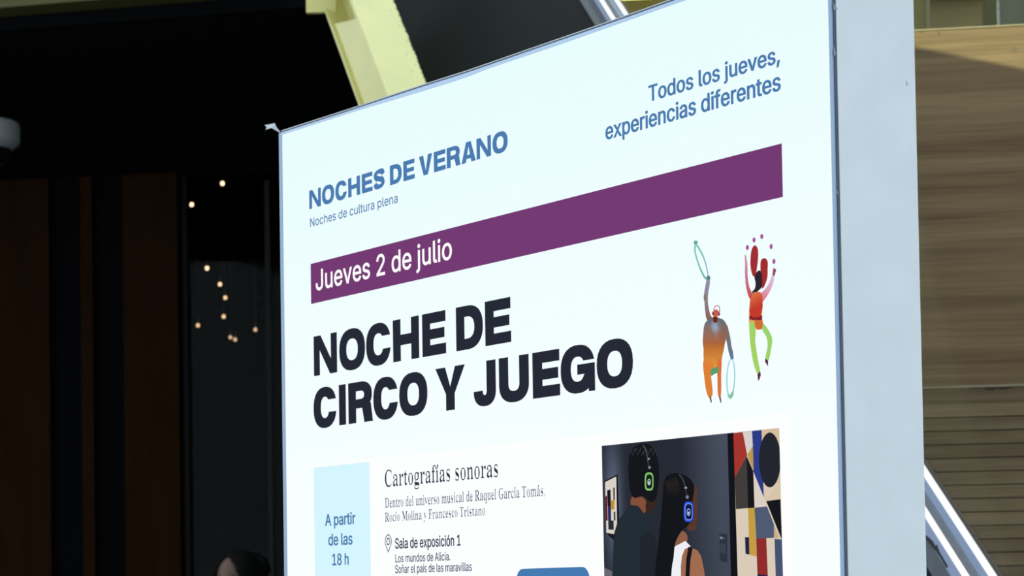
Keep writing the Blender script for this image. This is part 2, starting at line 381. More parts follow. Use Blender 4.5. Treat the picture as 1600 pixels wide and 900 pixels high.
# upper tier: one tall laminated face
aLb = tier_pt(1180, 300, QB)[0]
zt2 = tier_pt(1515, 42.5, QB)[1]
t = empty('timber_tier', E1*aLb+E2*QB, RZ2); tag(t, 'upper timber tier of long laminated oak with sunlit top edge', 'timber tier')
bm = bmesh.new(); box(bm, (0, 0, zz[0]+.008), (aR-aLb, .05, zt2-.004), .002); obj('riser', bm, m_tim2, t)
bm = bmesh.new(); box(bm, (0, -.003, zt2-.004), (aR-aLb, .6, zt2+.001), .001); obj('tread', bm, m_edge, t)
m_knot = mat('wood_knot', (.10, .072, .036), .8)
bm = bmesh.new(); kx, kz = tier_pt(1585, 78, QB)
prism(bm, [(kx-aLb+.008*math.cos(a), -.0006, kz+.010*math.sin(a)) for a in [2*math.pi*k/16 for k in range(16)]], (0, .001, 0)); obj('knot', bm, m_knot, t)
for px, s in ((1467.5, 1.), (1440.5, .6)):
    bm = bmesh.new(); kx, kz = tier_pt(px, 49, QB); prism(bm, [(kx-aLb-.005*s, -.0006, kz), (kx-aLb, -.0006, kz-.012*s), (kx-aLb+.005*s, -.0006, kz), (kx-aLb, -.0006, kz-.006*s)], (0, .001, 0)); obj('nick', bm, m_bark, t)
# wall, beam and posts above and behind the tiers
m_back = wood('olive_timber', (.50, .40, .20), (.66, .545, .29), 5., .5, None, 11., .5)
p = at_plane(950, 10, E2*QC, E2); aB = p.dot(E1)
bm = bmesh.new(); box(bm, (0, 0, 0), (aR-aB+1, .1, 4.05)); o = obj('wall_right', bm, m_back); o.location = E1*aB+E2*QC; o.rotation_euler = (0, 0, RZ2); struct(o)
bm = bmesh.new(); box(bm, (.62, -1.95, 4.05), (aR-aB+1, .1, 4.3)); o = obj('shade_slab', bm, m_conc); o.location = E1*(aB)+E2*QC; o.rotation_euler = (0, 0, RZ2); struct(o)  # unseen slab added to keep the sun off the back wall and posts
zb_ = at_plane(1010, 8, E2*(QC-.25), E2).z
bm = bmesh.new(); x1 = 2.2
for z0, z1, y0, y1 in ((0, .02, -.09, .09), (.02, .20, -.008, .008), (.20, .22, -.09, .09)): box(bm, (.02, y0, zb_+z0), (x1, y1, zb_+z1))
o = obj('roof_beam', bm, m_yel); o.location = E1*aB+E2*(QC-.25); o.rotation_euler = (0, 0, RZ2); tag(o, 'yellow steel overhead beam seen past the glass balustrade over the lightbox', 'beam')
# olive post beside the lightbox, dark post at the far right
def post(name, px0, px1, py, q, zbase, ztop_, m, label, depth=.1):
    (x0, _), (x1, _) = tier_pt(px0, py, q), tier_pt(px1, py, q)
    r = empty(name, E1*x0+E2*q+Vector((0, 0, zbase)), RZ2); tag(r, label, 'post')
    return r, x1-x0
r, wd_ = post('yellow_post', 1385, 1446.5, 20, 8.7, 0, 4.05, m_yel, 'olive yellow post standing just past the lightbox casing')
m_yp = mat('olive_yellow_paint', (.36, .31, .13), .6, 0, .3, .06, 6)
bm = bmesh.new(); box(bm, (0, 0, 0), (wd_, .12, 4.05), .004); obj('shaft', bm, m_yp, r)
m_ed2 = mat('worn_pale_edge', (.42, .38, .24), .6)
bm = bmesh.new(); box(bm, (wd_, -.004, 0), (wd_+.015, .10, 4.05), .003); obj('edge_strip', bm, m_ed2, r)
r, wd_ = post('dark_post', 1538, 1640, 20, 8.3, 0, 4.05, m_yel, 'dark grey green steel post with scraped edge above the upper timber tier')
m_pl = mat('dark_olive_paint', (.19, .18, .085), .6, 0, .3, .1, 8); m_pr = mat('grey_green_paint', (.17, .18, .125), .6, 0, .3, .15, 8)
x_e = tier_pt(1559, 20, 8.3)[0]-tier_pt(1538, 20, 8.3)[0]
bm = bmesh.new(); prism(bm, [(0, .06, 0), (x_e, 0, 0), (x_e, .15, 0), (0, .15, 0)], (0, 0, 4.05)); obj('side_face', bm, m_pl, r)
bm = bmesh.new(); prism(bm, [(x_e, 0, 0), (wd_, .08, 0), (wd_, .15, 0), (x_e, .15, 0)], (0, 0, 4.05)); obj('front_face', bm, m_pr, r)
m_scr = mat('bare_scrape', (.52, .53, .48), .6)
bm = bmesh.new(); rnd = random.Random(9)
zA, zB_ = tier_pt(1560, 40, 8.3)[1], tier_pt(1560, -12, 8.3)[1]
R1, R2 = [], []; n = 14
for i in range(n+1):
    z = zA+(zB_-zA)*i/n; wv = .003+.010*abs(math.sin(i*.9))*(i/n+.25); R1.append((x_e-.002-rnd.random()*.003, -.0015, z)); R2.append((x_e+wv, -.0015+wv*.7, z))
prism(bm, R1+R2[::-1], (0, .006, 0)); obj('scraped_edge', bm, m_scr, r)

# ---- passer-by in the dark hall: only the top of the head rises into view, the whole figure stands there
p = at_y(371, 857, 10.6); HT = p.z
per = empty('person', (p.x, p.y, 0), math.radians(-28)); tag(per, 'person with dark hair tied back, only forehead and hair visible beside the lightbox', 'person')
m_skin = mat('skin', (.13, .078, .058), .55, 0, .3); m_hair = mat('black_hair', (.003, .003, .003), .7, 0, .1)
m_top = mat('dark_shirt', (.02, .02, .025), .85); m_trs = mat('dark_trousers', (.012, .013, .018), .85); m_shoe = mat('dark_shoes', (.01, .01, .01), .6)
def skin_obj(name, verts, edges, radii, m, parent, sub=2, root=0):
    me = bpy.data.meshes.new(name); me.from_pydata(verts, edges, [])
    o = bpy.data.objects.new(name, me); link(o, None)
    md = o.modifiers.new('skin', 'SKIN'); md.use_smooth_shade = True
    o.modifiers.new('sub', 'SUBSURF').levels = sub; o.modifiers['sub'].render_levels = sub
    for i, r in enumerate(radii):
        d = me.skin_vertices[0].data[i]; d.radius = (r, r) if not isinstance(r, tuple) else r; d.use_root = (i == root)
    dg = bpy.context.evaluated_depsgraph_get(); dg.update()
    nm = bpy.data.meshes.new_from_object(o.evaluated_get(dg)); nm.name = name; nm.materials.clear(); nm.materials.append(m)
    bpy.data.objects.remove(o); bpy.data.meshes.remove(me)
    for q_ in nm.polygons: q_.use_smooth = True
    return link(bpy.data.objects.new(name, nm), parent)
k = HT/1.74
def V(x, y, z): return (x*k, y*k, z*k)
# body (facing -y): one continuous skinned figure with hands
vs, es, rs = [], [], []
def add(v, r, prev=None):
    vs.append(V(*v)); rs.append(r*k if not isinstance(r, tuple) else tuple(t*k for t in r))
    if prev is not None: es.append((prev, len(vs)-1))
    return len(vs)-1
pel = add((0, 0, .95), .125); wst = add((0, 0, 1.10), .112, pel); ch = add((0, -.005, 1.28), .125, wst); up_ = add((0, 0, 1.40), .105, ch); nk = add((0, .005, 1.475), .052, up_); nk2 = add((0, 0, 1.55), .05, nk); hd = add((0, -.01, 1.625), .08, nk2)
for s in (-1, 1):
    hip = add((.095*s, 0, .88), .088, pel); kn = add((.10*s, -.01, .48), .056, hip); cf = add((.10*s, .015, .32), .05, kn); an = add((.10*s, .01, .09), .036, cf); add((.105*s, -.13, .035), .032, an)
    sh = add((.17*s, 0, 1.385), .058, up_); el_ = add((.215*s, .02, 1.11), .040, sh); wr = add((.225*s, -.04, .86), .027, el_); pm = add((.225*s, -.06, .79), .030, wr)
    for j in range(4):
        f0 = add((.225*s, -.085+.018*j, .755), .0095, pm); f1 = add((.222*s, -.088+.018*j, .725-.006*(j in (1, 2))), .0085, f0); add((.214*s, -.086+.018*j, .700-.008*(j in (1, 2))), .0075, f1)
    th = add((.212*s, -.095, .80), .010, wr); add((.206*s, -.11, .77), .009, th)
skin_obj('body', vs, es, rs, m_skin, per)
def shell(name, vs_, es_, rs_, m): return skin_obj(name, [V(*v) for v in vs_], es_, [r*k for r in rs_], m, per)
shell('shirt', [(0,0,.93),(0,0,1.10),(0,-.005,1.28),(0,0,1.40),(0,.004,1.45),(-.17,0,1.385),(-.205,.015,1.18),(.17,0,1.385),(.205,.015,1.18)], [(0,1),(1,2),(2,3),(3,4),(3,5),(5,6),(3,7),(7,8)], [.142,.128,.14,.12,.075,.07,.06,.07,.06], m_top)
shell('trousers', [(0,0,.96),(-.095,0,.86),(-.10,-.01,.48),(-.10,.012,.10),(.095,0,.86),(.10,-.01,.48),(.10,.012,.10)], [(0,1),(1,2),(2,3),(0,4),(4,5),(5,6)], [.135,.10,.072,.06,.10,.072,.06], m_trs)
for s in (-1, 1):
    bm = bmesh.new(); box(bm, (-.048*k, -.19*k, 0), (.048*k, .075*k, .075*k), .028); o = obj('shoe', bm, m_shoe, per, True); o.location = V(.105*s, 0, .001)
# head with face: displaced sphere
bm = bmesh.new(); bmesh.ops.create_uvsphere(bm, u_segments=40, v_segments=28, radius=1)
for v in bm.verts:
    x, y, z = v.co
    X, Y, Zc = x*.076, y*.096, z*.116
    if z < -.2: X *= 1-.28*(-z-.2); 
    if y < 0:
        g = math.exp(-((x)/.14)**2-((z+.18)/.20)**2); Y -= .022*g                               # nose
        for sx in (-1, 1): Y += .008*math.exp(-((x-sx*.42)/.2)**2-((z-.05)/.12)**2)              # eye sockets
        Y += .004*math.exp(-(x/.4)**2-((z+.52)/.06)**2)                                          # mouth line
    v.co = (X*k, Y*k-.012*k, Zc*k+1.608*k)
hdm = obj('head', bm, m_skin, per, True)
for s in (-1, 1):
    bm = bmesh.new(); bmesh.ops.create_uvsphere(bm, u_segments=14, v_segments=10, radius=1)
    for v in bm.verts: v.co = Vector((v.co.x*.010+s*.077, v.co.y*.018, v.co.z*.030+1.60))*k
    obj('ear', bm, m_skin, per, True)
m_eye = mat('eye', (.05, .03, .02), .2); m_lips = mat('lips', (.25, .09, .08), .5)
for s in (-1, 1):
    bm = bmesh.new(); bmesh.ops.create_uvsphere(bm, u_segments=14, v_segments=10, radius=.012*k)
    for v in bm.verts: v.co += Vector((s*.031, -.090, 1.615))*k
    obj('eye', bm, m_eye, per, True)
bm = bmesh.new(); bmesh.ops.create_uvsphere(bm, u_segments=16, v_segments=8, radius=1)
for v in bm.verts: v.co = Vector((v.co.x*.022, v.co.y*.006-.092, v.co.z*.007+1.545))*k
obj('mouth', bm, m_lips, per, True)
# hair: cap with a parted opening over the forehead and a large bun
bm = bmesh.new(); bmesh.ops.create_uvsphere(bm, u_segments=64, v_segments=44, radius=1)
kill = []
for v in bm.verts:
    x, y, z = v.co
    face = y < -.15 and z < .72-1.5*abs(x)**1.6*.9 and abs(x) < .72
    if face or z < -.75: kill.append(v)
    wv = 1+.015*math.sin(9*x+5*z)
    v.co = Vector((x*.104*wv, y*.122*wv+.004, z*.132+1.608))*k
bmesh.ops.delete(bm, geom=kill, context='VERTS')
bmesh.ops.solidify(bm, geom=bm.faces[:], thickness=.022*k)
obj('hair', bm, m_hair, per, True)
bm = bmesh.new(); bmesh.ops.create_icosphere(bm, subdivisions=4, radius=1)
for v in bm.verts:
    c = v.co; wv = 1+.05*math.sin(11*c.x+7*c.z)
    v.co = Vector((c.x*.07*wv, c.y*.065*wv+.135, c.z*.065*wv+1.655))*k
obj('hair_bun', bm, m_hair, per, True)

# glyph outlines: advance and path, thousandths of the type size
GLYPHS = {
 'sans': {
  ' ': (188, ''),
  ',': (188, 'M38 -119L68 71L137 71L84 -119L38 -119'),
  '.': (188, 'M95 -4C83 -4 72 0 63 9C54 18 50 28 50 41C50 54 54 65 63 73C72 82 83 87 95 87C108 87 119 82 128 73C137 65 141 54 141 41C141 28 137 18 128 9C119 0 108 -4 95 -4'),
  '1': (453, 'M76 0L76 55L391 55L391 0L76 0M276 509L276 0L212 0L212 448L209 448L86 358L86 427L198 509L276 509'),
  '2': (453, 'M64 0L64 47L234 229L282 282C295 298 304 313 311 327C317 341 320 356 320 371C320 390 316 405 308 419C299 432 288 442 273 449C259 456 242 460 224 460C204 460 187 456 172 447C158 439 147 428 139 413C131 399 127 382 127 362L66 362C66 392 72 419 86 442C100 465 119 483 143 496C167 509 194 516 225 516C255 516 282 509 306 497C329 484 348 467 361 445C374 424 381 399 381 372C381 354 378 335 371 318C364 300 353 280 336 259C319 237 296 211 267 180L153 60L153 57L389 57L389 0L64 0'),
  '8': (453, 'M226 -7C192 -7 162 -1 136 11C109 24 89 40 74 62C59 83 52 108 52 135C52 157 56 177 65 195C74 213 86 229 101 241C116 253 133 261 153 265L153 267C128 273 108 287 93 308C78 329 70 353 70 380C70 406 77 429 90 450C104 470 122 486 146 498C169 510 196 516 226 516C256 516 283 510 306 498C329 486 348 470 361 450C375 429 382 406 382 380C382 353 374 329 359 308C344 287 325 273 300 267L300 265C319 261 336 253 351 241C366 229 378 213 387 195C396 177 401 157 401 135C401 108 393 83 378 62C364 40 343 24 317 11C291 -1 260 -7 226 -7M226 49C249 49 268 53 285 60C301 68 314 78 323 91C332 105 337 121 337 139C337 158 332 174 322 189C313 203 300 214 283 223C266 231 247 235 226 235C205 235 186 231 169 223C152 214 139 203 130 189C120 174 115 158 115 139C115 121 120 105 129 91C138 78 151 68 167 60C184 53 204 49 226 49M226 290C244 290 260 293 274 300C288 307 299 318 307 330C315 343 319 358 319 376C319 393 315 407 308 420C300 433 289 443 275 449C261 456 245 460 226 460C208 460 191 456 177 449C163 443 152 433 145 420C137 407 133 393 133 376C133 358 137 343 145 330C152 318 163 307 178 300C192 293 208 290 226 290'),
  'A': (480, 'M16 0L201 509L276 509L463 0L395 0L287 302L264 372L232 478L245 478L213 371L191 302L85 0L16 0M110 142L110 199L370 199L370 142L110 142'),
  'J': (396, 'M185 -7C140 -7 104 6 75 33C47 59 33 97 33 145L33 173L98 173L98 145C98 114 106 91 122 74C137 58 159 50 185 50C211 50 232 58 248 74C264 91 272 114 272 145L272 509L336 509L336 145C336 97 322 59 294 33C266 6 230 -7 185 -7'),
  'L': (393, 'M60 0L60 509L125 509L125 57L361 57L361 0L60 0'),
  'N': (523, 'M60 0L60 509L136 509L343 183L363 151L388 107L414 55L405 54L401 108L399 157L399 195L399 509L463 509L463 0L387 0L202 290L177 331L148 381L108 452L119 454L122 384L124 328L125 291L125 0L60 0'),
  'S': (447, 'M224 -9C187 -9 155 -3 128 9C100 21 79 38 64 60C49 82 40 107 38 137L104 137C106 117 112 101 123 88C134 75 149 65 166 59C184 52 203 49 224 49C247 49 268 53 286 60C304 68 319 78 329 92C340 105 346 121 346 139C346 155 341 169 332 179C323 189 311 198 296 205L245 222L184 239C142 251 109 268 86 289C63 311 52 339 52 372C52 401 60 426 75 448C90 469 111 486 138 498C164 510 194 516 227 516C261 516 290 510 316 498C342 486 362 469 377 449C392 428 400 404 401 378L337 378C335 403 323 423 302 437C281 451 256 459 225 459C203 459 184 455 167 448C151 441 138 431 129 418C120 406 115 391 115 376C115 358 120 344 131 334C142 323 154 314 169 308L212 293L264 279L312 264C328 257 344 248 359 238C373 227 385 214 395 198C404 181 408 162 408 139C408 111 401 86 386 64C372 41 351 24 323 11C296 -2 263 -9 224 -9'),
  'T': (449, 'M32 452L32 509L417 509L417 452L257 452L257 0L193 0L193 452L32 452'),
  'a': (389, 'M160 -9C136 -9 114 -4 94 5C75 14 59 27 48 45C36 62 30 83 30 108C30 130 35 147 43 161C52 175 63 185 78 193C92 201 108 207 125 211L178 220L234 227C248 228 258 231 265 235C272 239 276 245 276 255L276 257C276 272 273 286 267 297C261 308 252 316 240 322C228 328 213 331 196 331C178 331 162 328 149 322C136 317 126 309 118 301C110 292 104 283 100 274L41 291C50 314 62 332 79 346C95 360 113 369 133 375C153 381 173 384 194 384C208 384 223 383 239 379C255 376 271 370 286 360C301 351 313 338 322 320C332 303 337 280 337 251L337 0L277 0L277 52L272 52C268 43 261 34 252 25C243 15 230 7 215 1C200 -5 182 -9 160 -9M170 45C193 45 212 50 228 59C243 68 255 79 263 93C271 107 276 122 276 138L276 190C273 187 268 184 259 182L231 176L200 171L175 168L134 159C121 154 111 148 103 139C96 131 92 119 92 105C92 92 95 81 102 72C109 63 118 57 130 52C142 48 155 45 170 45'),
  'c': (396, 'M207 -8C173 -8 143 0 117 16C91 33 71 56 56 85C41 114 34 149 34 187C34 227 41 262 56 291C71 321 91 343 117 360C143 376 173 384 207 384C226 384 243 382 260 377C276 372 292 365 305 356C319 347 330 335 340 322C350 309 357 294 362 277L303 262C300 272 296 281 290 289C285 297 278 305 270 311C262 317 253 322 242 325C232 328 220 330 207 330C182 330 161 323 145 310C129 297 116 280 108 258C100 237 96 213 96 187C96 162 100 139 108 117C116 96 129 79 145 66C161 53 182 46 207 46C220 46 232 48 243 52C253 55 263 60 271 66C279 72 286 80 292 89C297 97 301 107 304 117L363 102C358 85 351 70 341 56C332 43 320 31 306 21C293 12 277 4 261 -1C244 -6 226 -8 207 -8'),
  'd': (424, 'M195 -8C164 -8 136 0 111 16C87 32 68 55 55 84C41 114 34 149 34 189C34 229 41 263 55 293C69 322 88 345 112 361C136 376 164 384 196 384C219 384 238 381 253 373C268 365 279 356 287 346L306 319L311 319L311 509L372 509L372 0L313 0L313 59L307 59L287 31C278 21 267 12 252 4C238 -4 219 -8 195 -8M205 47C227 47 247 53 263 65C279 77 291 94 299 115C308 136 312 161 312 189C312 217 308 242 300 263C292 284 279 300 263 312C247 324 228 330 205 330C181 330 161 324 145 311C129 299 116 282 108 261C100 240 96 216 96 189C96 162 100 138 109 117C117 95 129 78 145 66C161 53 181 47 205 47'),
  'e': (404, 'M212 -8C175 -8 143 0 117 16C90 33 70 56 56 85C41 114 34 148 34 187C34 226 41 260 55 290C69 319 89 343 115 359C141 376 171 384 205 384C226 384 246 381 266 374C285 367 303 356 319 341C335 326 348 306 357 282C366 258 371 228 371 194L371 169L93 169L93 221L338 221L310 202C310 227 306 249 298 269C290 288 278 303 263 314C247 325 228 330 205 330C182 330 163 325 146 313C130 302 118 288 109 270C100 251 96 232 96 211L96 178C96 150 101 126 110 106C120 87 134 72 151 61C168 51 189 46 212 46C228 46 241 48 254 53C266 57 277 64 285 73C294 82 301 93 306 105L365 91C359 71 349 54 335 39C321 24 303 13 283 4C262 -4 238 -8 212 -8'),
  'f': (254, 'M228 379L228 327L6 327L6 379L228 379M81 0L81 432C81 453 86 471 96 486C106 500 119 511 135 519C152 526 169 530 187 530L222 527L243 521L227 468L215 472L195 474C176 474 163 469 154 460C146 451 142 437 142 419L142 0L81 0'),
  'h': (410, 'M114 227L114 0L53 0L53 509L114 509L114 287L102 287C114 322 131 347 152 362C174 377 199 384 227 384C253 384 276 379 295 369C315 358 330 342 341 321C352 299 357 273 357 240L357 0L296 0L296 235C296 265 288 288 273 304C258 321 237 329 210 329C192 329 175 325 161 317C146 309 135 298 126 283C118 267 114 249 114 227'),
  'i': (167, 'M53 0L53 379L114 379L114 0L53 0M84 443C72 443 62 447 54 455C45 462 41 472 41 483C41 494 45 504 54 512C62 520 72 524 84 524C95 524 106 520 114 512C122 504 126 494 126 483C126 472 122 462 114 455C106 447 95 443 84 443'),
  'j': (167, 'M53 379L114 379L114 -30C114 -53 110 -73 102 -90C93 -107 81 -120 65 -129C48 -138 28 -143 4 -143L-10 -143L-10 -87L2 -87C20 -87 32 -82 40 -72C49 -62 53 -48 53 -29L53 379M83 443C72 443 62 447 53 455C45 462 41 472 41 483C41 494 45 504 53 512C62 520 72 524 83 524C95 524 105 520 114 512C122 504 126 494 126 483C126 472 122 462 114 455C105 447 95 443 83 443'),
  'l': (189, 'M139 -2C110 -2 88 5 74 20C60 35 53 57 53 84L53 509L114 509L114 99C114 81 116 69 120 62C125 55 133 52 146 52L160 53L170 54L181 3L162 -1L139 -2'),
  'm': (610, 'M53 0L53 379L112 379L112 295L108 295C113 316 121 332 132 346C144 359 157 369 172 376C187 383 203 386 219 386C247 386 270 378 287 361C305 344 316 322 321 295L312 295C317 313 325 329 337 343C349 357 364 367 381 375C398 382 416 386 437 386C459 386 479 381 497 372C515 362 530 348 541 328C551 309 557 285 557 255L557 0L496 0L496 254C496 281 488 301 473 313C457 325 439 330 419 330C402 330 387 327 374 320C362 313 352 303 345 290C339 278 335 263 335 247L335 0L274 0L274 260C274 281 267 298 253 311C239 324 221 330 199 330C185 330 171 327 158 320C144 313 134 303 126 289C118 276 114 258 114 238L114 0L53 0'),
  'n': (410, 'M114 227L114 0L53 0L53 379L112 379L112 287L102 287C114 322 131 347 152 362C174 377 199 384 227 384C253 384 276 379 295 369C314 358 330 342 341 321C352 299 357 273 357 240L357 0L296 0L296 235C296 265 288 288 273 304C258 321 237 329 210 329C192 329 175 325 161 317C146 309 135 298 126 283C118 267 114 249 114 227'),
  'o': (415, 'M207 -8C173 -8 143 0 117 16C91 33 71 56 56 85C41 114 34 149 34 187C34 227 41 262 56 291C71 321 91 343 117 360C143 376 173 384 207 384C242 384 273 376 299 360C325 343 345 321 359 291C374 262 381 227 381 187C381 149 374 114 359 85C345 56 325 33 299 16C273 0 242 -8 207 -8M207 46C233 46 254 53 270 66C287 79 299 96 307 117C315 139 319 162 319 187C319 213 315 236 307 258C299 280 287 297 270 310C254 323 233 330 207 330C182 330 161 323 145 310C129 297 116 280 108 258C100 237 96 213 96 187C96 162 100 139 108 117C116 96 129 79 145 66C161 53 182 46 207 46'),
  'p': (424, 'M53 -143L53 379L112 379L112 319L118 319L137 346C145 356 157 365 171 373C186 381 205 384 229 384C261 384 289 376 313 361C337 345 356 322 370 293C383 263 390 229 390 189C390 149 383 114 370 84C356 55 337 32 313 16C289 0 261 -8 229 -8C206 -8 187 -4 173 4C158 12 146 21 138 31L118 59L114 59L114 -143L53 -143M220 47C244 47 263 53 279 66C295 78 308 95 316 117C324 138 328 162 328 189C328 216 324 240 316 261C308 282 296 299 280 311C264 324 244 330 220 330C197 330 177 324 161 312C145 300 133 284 125 263C117 242 113 217 113 189C113 161 117 136 125 115C133 94 146 77 162 65C178 53 197 47 220 47'),
  'r': (259, 'M53 0L53 379L112 379L112 321L115 321C122 340 135 355 152 367C170 379 190 385 213 385L229 384L243 384L243 322L230 324L207 326C189 326 173 322 159 315C145 307 134 297 126 284C118 270 114 255 114 237L114 0L53 0'),
  's': (365, 'M182 -8C156 -8 133 -4 112 3C92 11 75 23 62 38C49 53 40 72 36 94L94 107C99 86 109 70 124 60C139 50 158 45 181 45C208 45 229 51 244 62C260 74 268 87 268 103C268 116 263 127 254 136C245 144 231 151 212 155L149 170C115 178 89 191 72 208C55 225 47 247 47 274C47 296 53 315 65 332C77 348 94 361 115 370C136 380 160 384 187 384C213 384 235 380 254 372C272 365 287 353 299 339C310 325 319 309 324 290L268 277C263 292 255 304 243 316C230 327 212 333 187 333C165 333 146 327 131 317C116 306 109 293 109 277C109 263 114 252 124 243C134 235 150 228 172 223L229 209C264 201 290 188 306 171C323 154 331 133 331 107C331 84 325 64 312 47C300 30 282 16 260 6C237 -3 211 -8 182 -8'),
  't': (227, 'M204 379L204 327L6 327L6 379L204 379M65 471L126 471L126 98C126 81 129 69 136 61C143 54 154 50 170 50L185 51L202 54L213 2L192 -3L168 -4C136 -4 110 4 92 21C74 38 65 62 65 93L65 471'),
  'u': (410, 'M182 -5C157 -5 134 0 115 11C95 21 80 37 69 59C58 80 53 107 53 139L53 379L114 379L114 144C114 114 121 91 137 75C152 58 173 50 200 50C218 50 235 54 249 62C264 70 275 81 283 97C292 112 296 131 296 153L296 379L357 379L357 0L298 0L298 92L307 92C295 57 279 32 257 17C235 2 211 -5 182 -5'),
  'v': (389, 'M163 0L17 379L84 379L165 155L187 87L206 21L184 21L203 87L224 155L305 379L371 379L226 0L163 0'),
  'x': (379, 'M21 0L171 218L171 171L29 379L100 379L147 306L179 253L207 206L175 206L202 253L233 306L282 379L352 379L209 169L209 214L358 0L287 0L231 85L200 136L173 182L205 182L178 136L148 85L91 0L21 0'),
  'í': (167, 'M53 0L53 379L114 379L114 0L53 0M57 429L104 529L173 529L107 429L57 429'),
  'ñ': (410, 'M114 227L114 0L53 0L53 379L112 379L112 287L102 287C114 322 131 347 152 362C174 377 199 384 227 384C253 384 276 379 295 369C314 358 330 342 341 321C352 299 357 273 357 240L357 0L296 0L296 235C296 265 288 288 273 304C258 321 237 329 210 329C192 329 175 325 161 317C146 309 135 298 126 283C118 267 114 249 114 227M250 446L225 450L202 460L182 470L167 475C161 475 156 472 153 466L149 448L106 448C107 468 111 485 120 498C129 512 143 518 161 518C170 518 178 517 185 514L207 504L226 494L243 490C249 490 253 492 256 496C259 500 261 507 262 517L304 517C303 496 298 479 289 466C280 453 266 446 250 446'),
  'ó': (415, 'M207 -8C173 -8 143 0 117 16C91 33 71 56 56 85C41 114 34 149 34 187C34 227 41 262 56 291C71 321 91 343 117 360C143 376 173 384 207 384C242 384 273 376 299 360C325 343 345 321 359 291C374 262 381 227 381 187C381 149 374 114 359 85C345 56 325 33 299 16C273 0 242 -8 207 -8M207 46C233 46 254 53 270 66C287 79 299 96 307 117C315 139 319 162 319 187C319 213 315 236 307 258C299 280 287 297 270 310C254 323 233 330 207 330C182 330 161 323 145 310C129 297 116 280 108 258C100 237 96 213 96 187C96 162 100 139 108 117C116 96 129 79 145 66C161 53 182 46 207 46M181 429L228 529L297 529L231 429L181 429'),
 },
 'serif': {
  ' ': (175, ''),
  ',': (180, 'M28 -87L47 -3L61 78L124 78L129 71C123 47 115 21 104 -8L71 -87L28 -87'),
  'C': (468, 'M257 -11C212 -11 172 -1 137 20C103 40 75 68 56 104C36 140 26 182 26 228C26 274 36 315 56 351C76 387 104 414 139 435C174 455 214 465 259 465C290 465 326 457 367 440C374 437 381 435 388 435C404 435 415 445 419 465L437 465L437 308L420 308C405 350 383 383 356 407C329 431 299 443 265 443C184 443 144 371 144 226C144 91 188 24 278 24C305 24 332 31 358 45C384 59 408 79 428 106L447 89C401 22 338 -11 257 -11'),
  'D': (496, 'M20 0L20 17C41 18 55 22 63 30C70 37 74 52 74 75L74 374C74 400 70 418 61 426C52 434 37 439 15 439L15 455L222 455C302 455 363 436 405 396C447 357 468 301 468 228C468 76 388 0 228 0L20 0M222 24C266 24 299 41 319 75C340 109 351 160 351 229C351 365 308 433 223 433C206 433 195 430 190 423C185 417 182 404 182 385L182 72C182 53 185 40 190 34C195 27 206 24 222 24'),
  'F': (404, 'M15 0L15 17C39 19 54 25 62 34C71 43 75 59 75 84L75 375C75 399 70 415 61 423C53 431 37 436 14 439L14 455L394 455L394 320L377 320C373 347 366 369 355 385C345 402 330 413 310 420C290 428 263 431 230 431L200 429C193 428 188 426 186 421C183 417 182 409 182 398L182 247L190 247C220 247 242 255 256 270C270 286 280 311 284 347L302 347L302 118L285 118C280 158 271 185 257 200C242 216 220 224 189 224L182 224L182 81C182 64 184 52 188 43C192 33 199 27 210 24C220 20 236 18 257 17L257 0L15 0'),
  'G': (508, 'M268 -10C220 -10 177 0 141 19C105 39 77 67 57 103C37 139 28 181 28 229C28 276 37 317 57 352C77 387 105 415 139 435C174 455 213 465 257 465C292 465 330 457 369 441L388 436C395 436 401 438 406 443L419 465L437 465L437 308L420 308C410 335 398 359 382 379C366 399 349 415 329 426C309 438 289 443 267 443C186 443 146 371 146 228C146 157 157 104 180 67C203 31 235 13 275 13C301 13 318 18 328 27C338 37 343 51 343 71L343 128C343 149 338 163 329 170C320 178 302 182 275 182L275 198L500 198L500 182C478 182 464 178 457 171C450 163 446 149 446 128L446 29C387 3 328 -10 268 -10'),
  'M': (634, 'M14 0L14 17C36 18 52 23 61 32C71 40 75 56 75 79L75 382C75 397 74 408 71 416C67 423 61 429 53 432C44 436 31 438 15 439L15 455L185 455L317 142L449 455L617 455L617 439C596 437 581 432 573 423C564 415 560 400 560 378L560 85C560 66 562 52 565 43C568 33 574 27 582 23C590 20 601 18 617 17L617 0L396 0L396 17C412 19 424 21 433 25C441 28 447 35 450 44C453 53 455 66 455 83L455 399L288 0L270 0L105 389L105 80C105 54 110 38 120 30C129 21 146 17 169 17L169 0L14 0'),
  'R': (473, 'M15 0L15 17C39 18 54 23 62 32C71 40 75 56 75 81L75 379C75 400 70 415 62 424C54 432 39 437 16 439L16 455L217 455C284 455 334 445 367 426C400 406 417 376 417 334C417 279 383 242 315 224L432 50L452 26C458 20 467 17 478 17L480 17L480 0L338 0L201 212L182 212L182 81C182 56 186 40 194 32C202 23 218 18 242 17L242 0L15 0M182 234L203 234C238 234 264 242 280 258C296 275 304 300 304 336C304 399 277 431 224 431C206 431 195 428 190 422C185 417 182 404 182 385L182 234'),
  'T': (423, 'M92 0L92 17C116 17 133 22 142 31C151 40 156 56 156 81L156 433L149 433C114 433 86 423 65 403C45 383 32 355 29 318L11 318L11 455L410 455L410 317L394 317C386 394 344 433 269 433L263 433L263 81C263 56 268 39 276 30C285 22 302 17 328 17L328 0L92 0'),
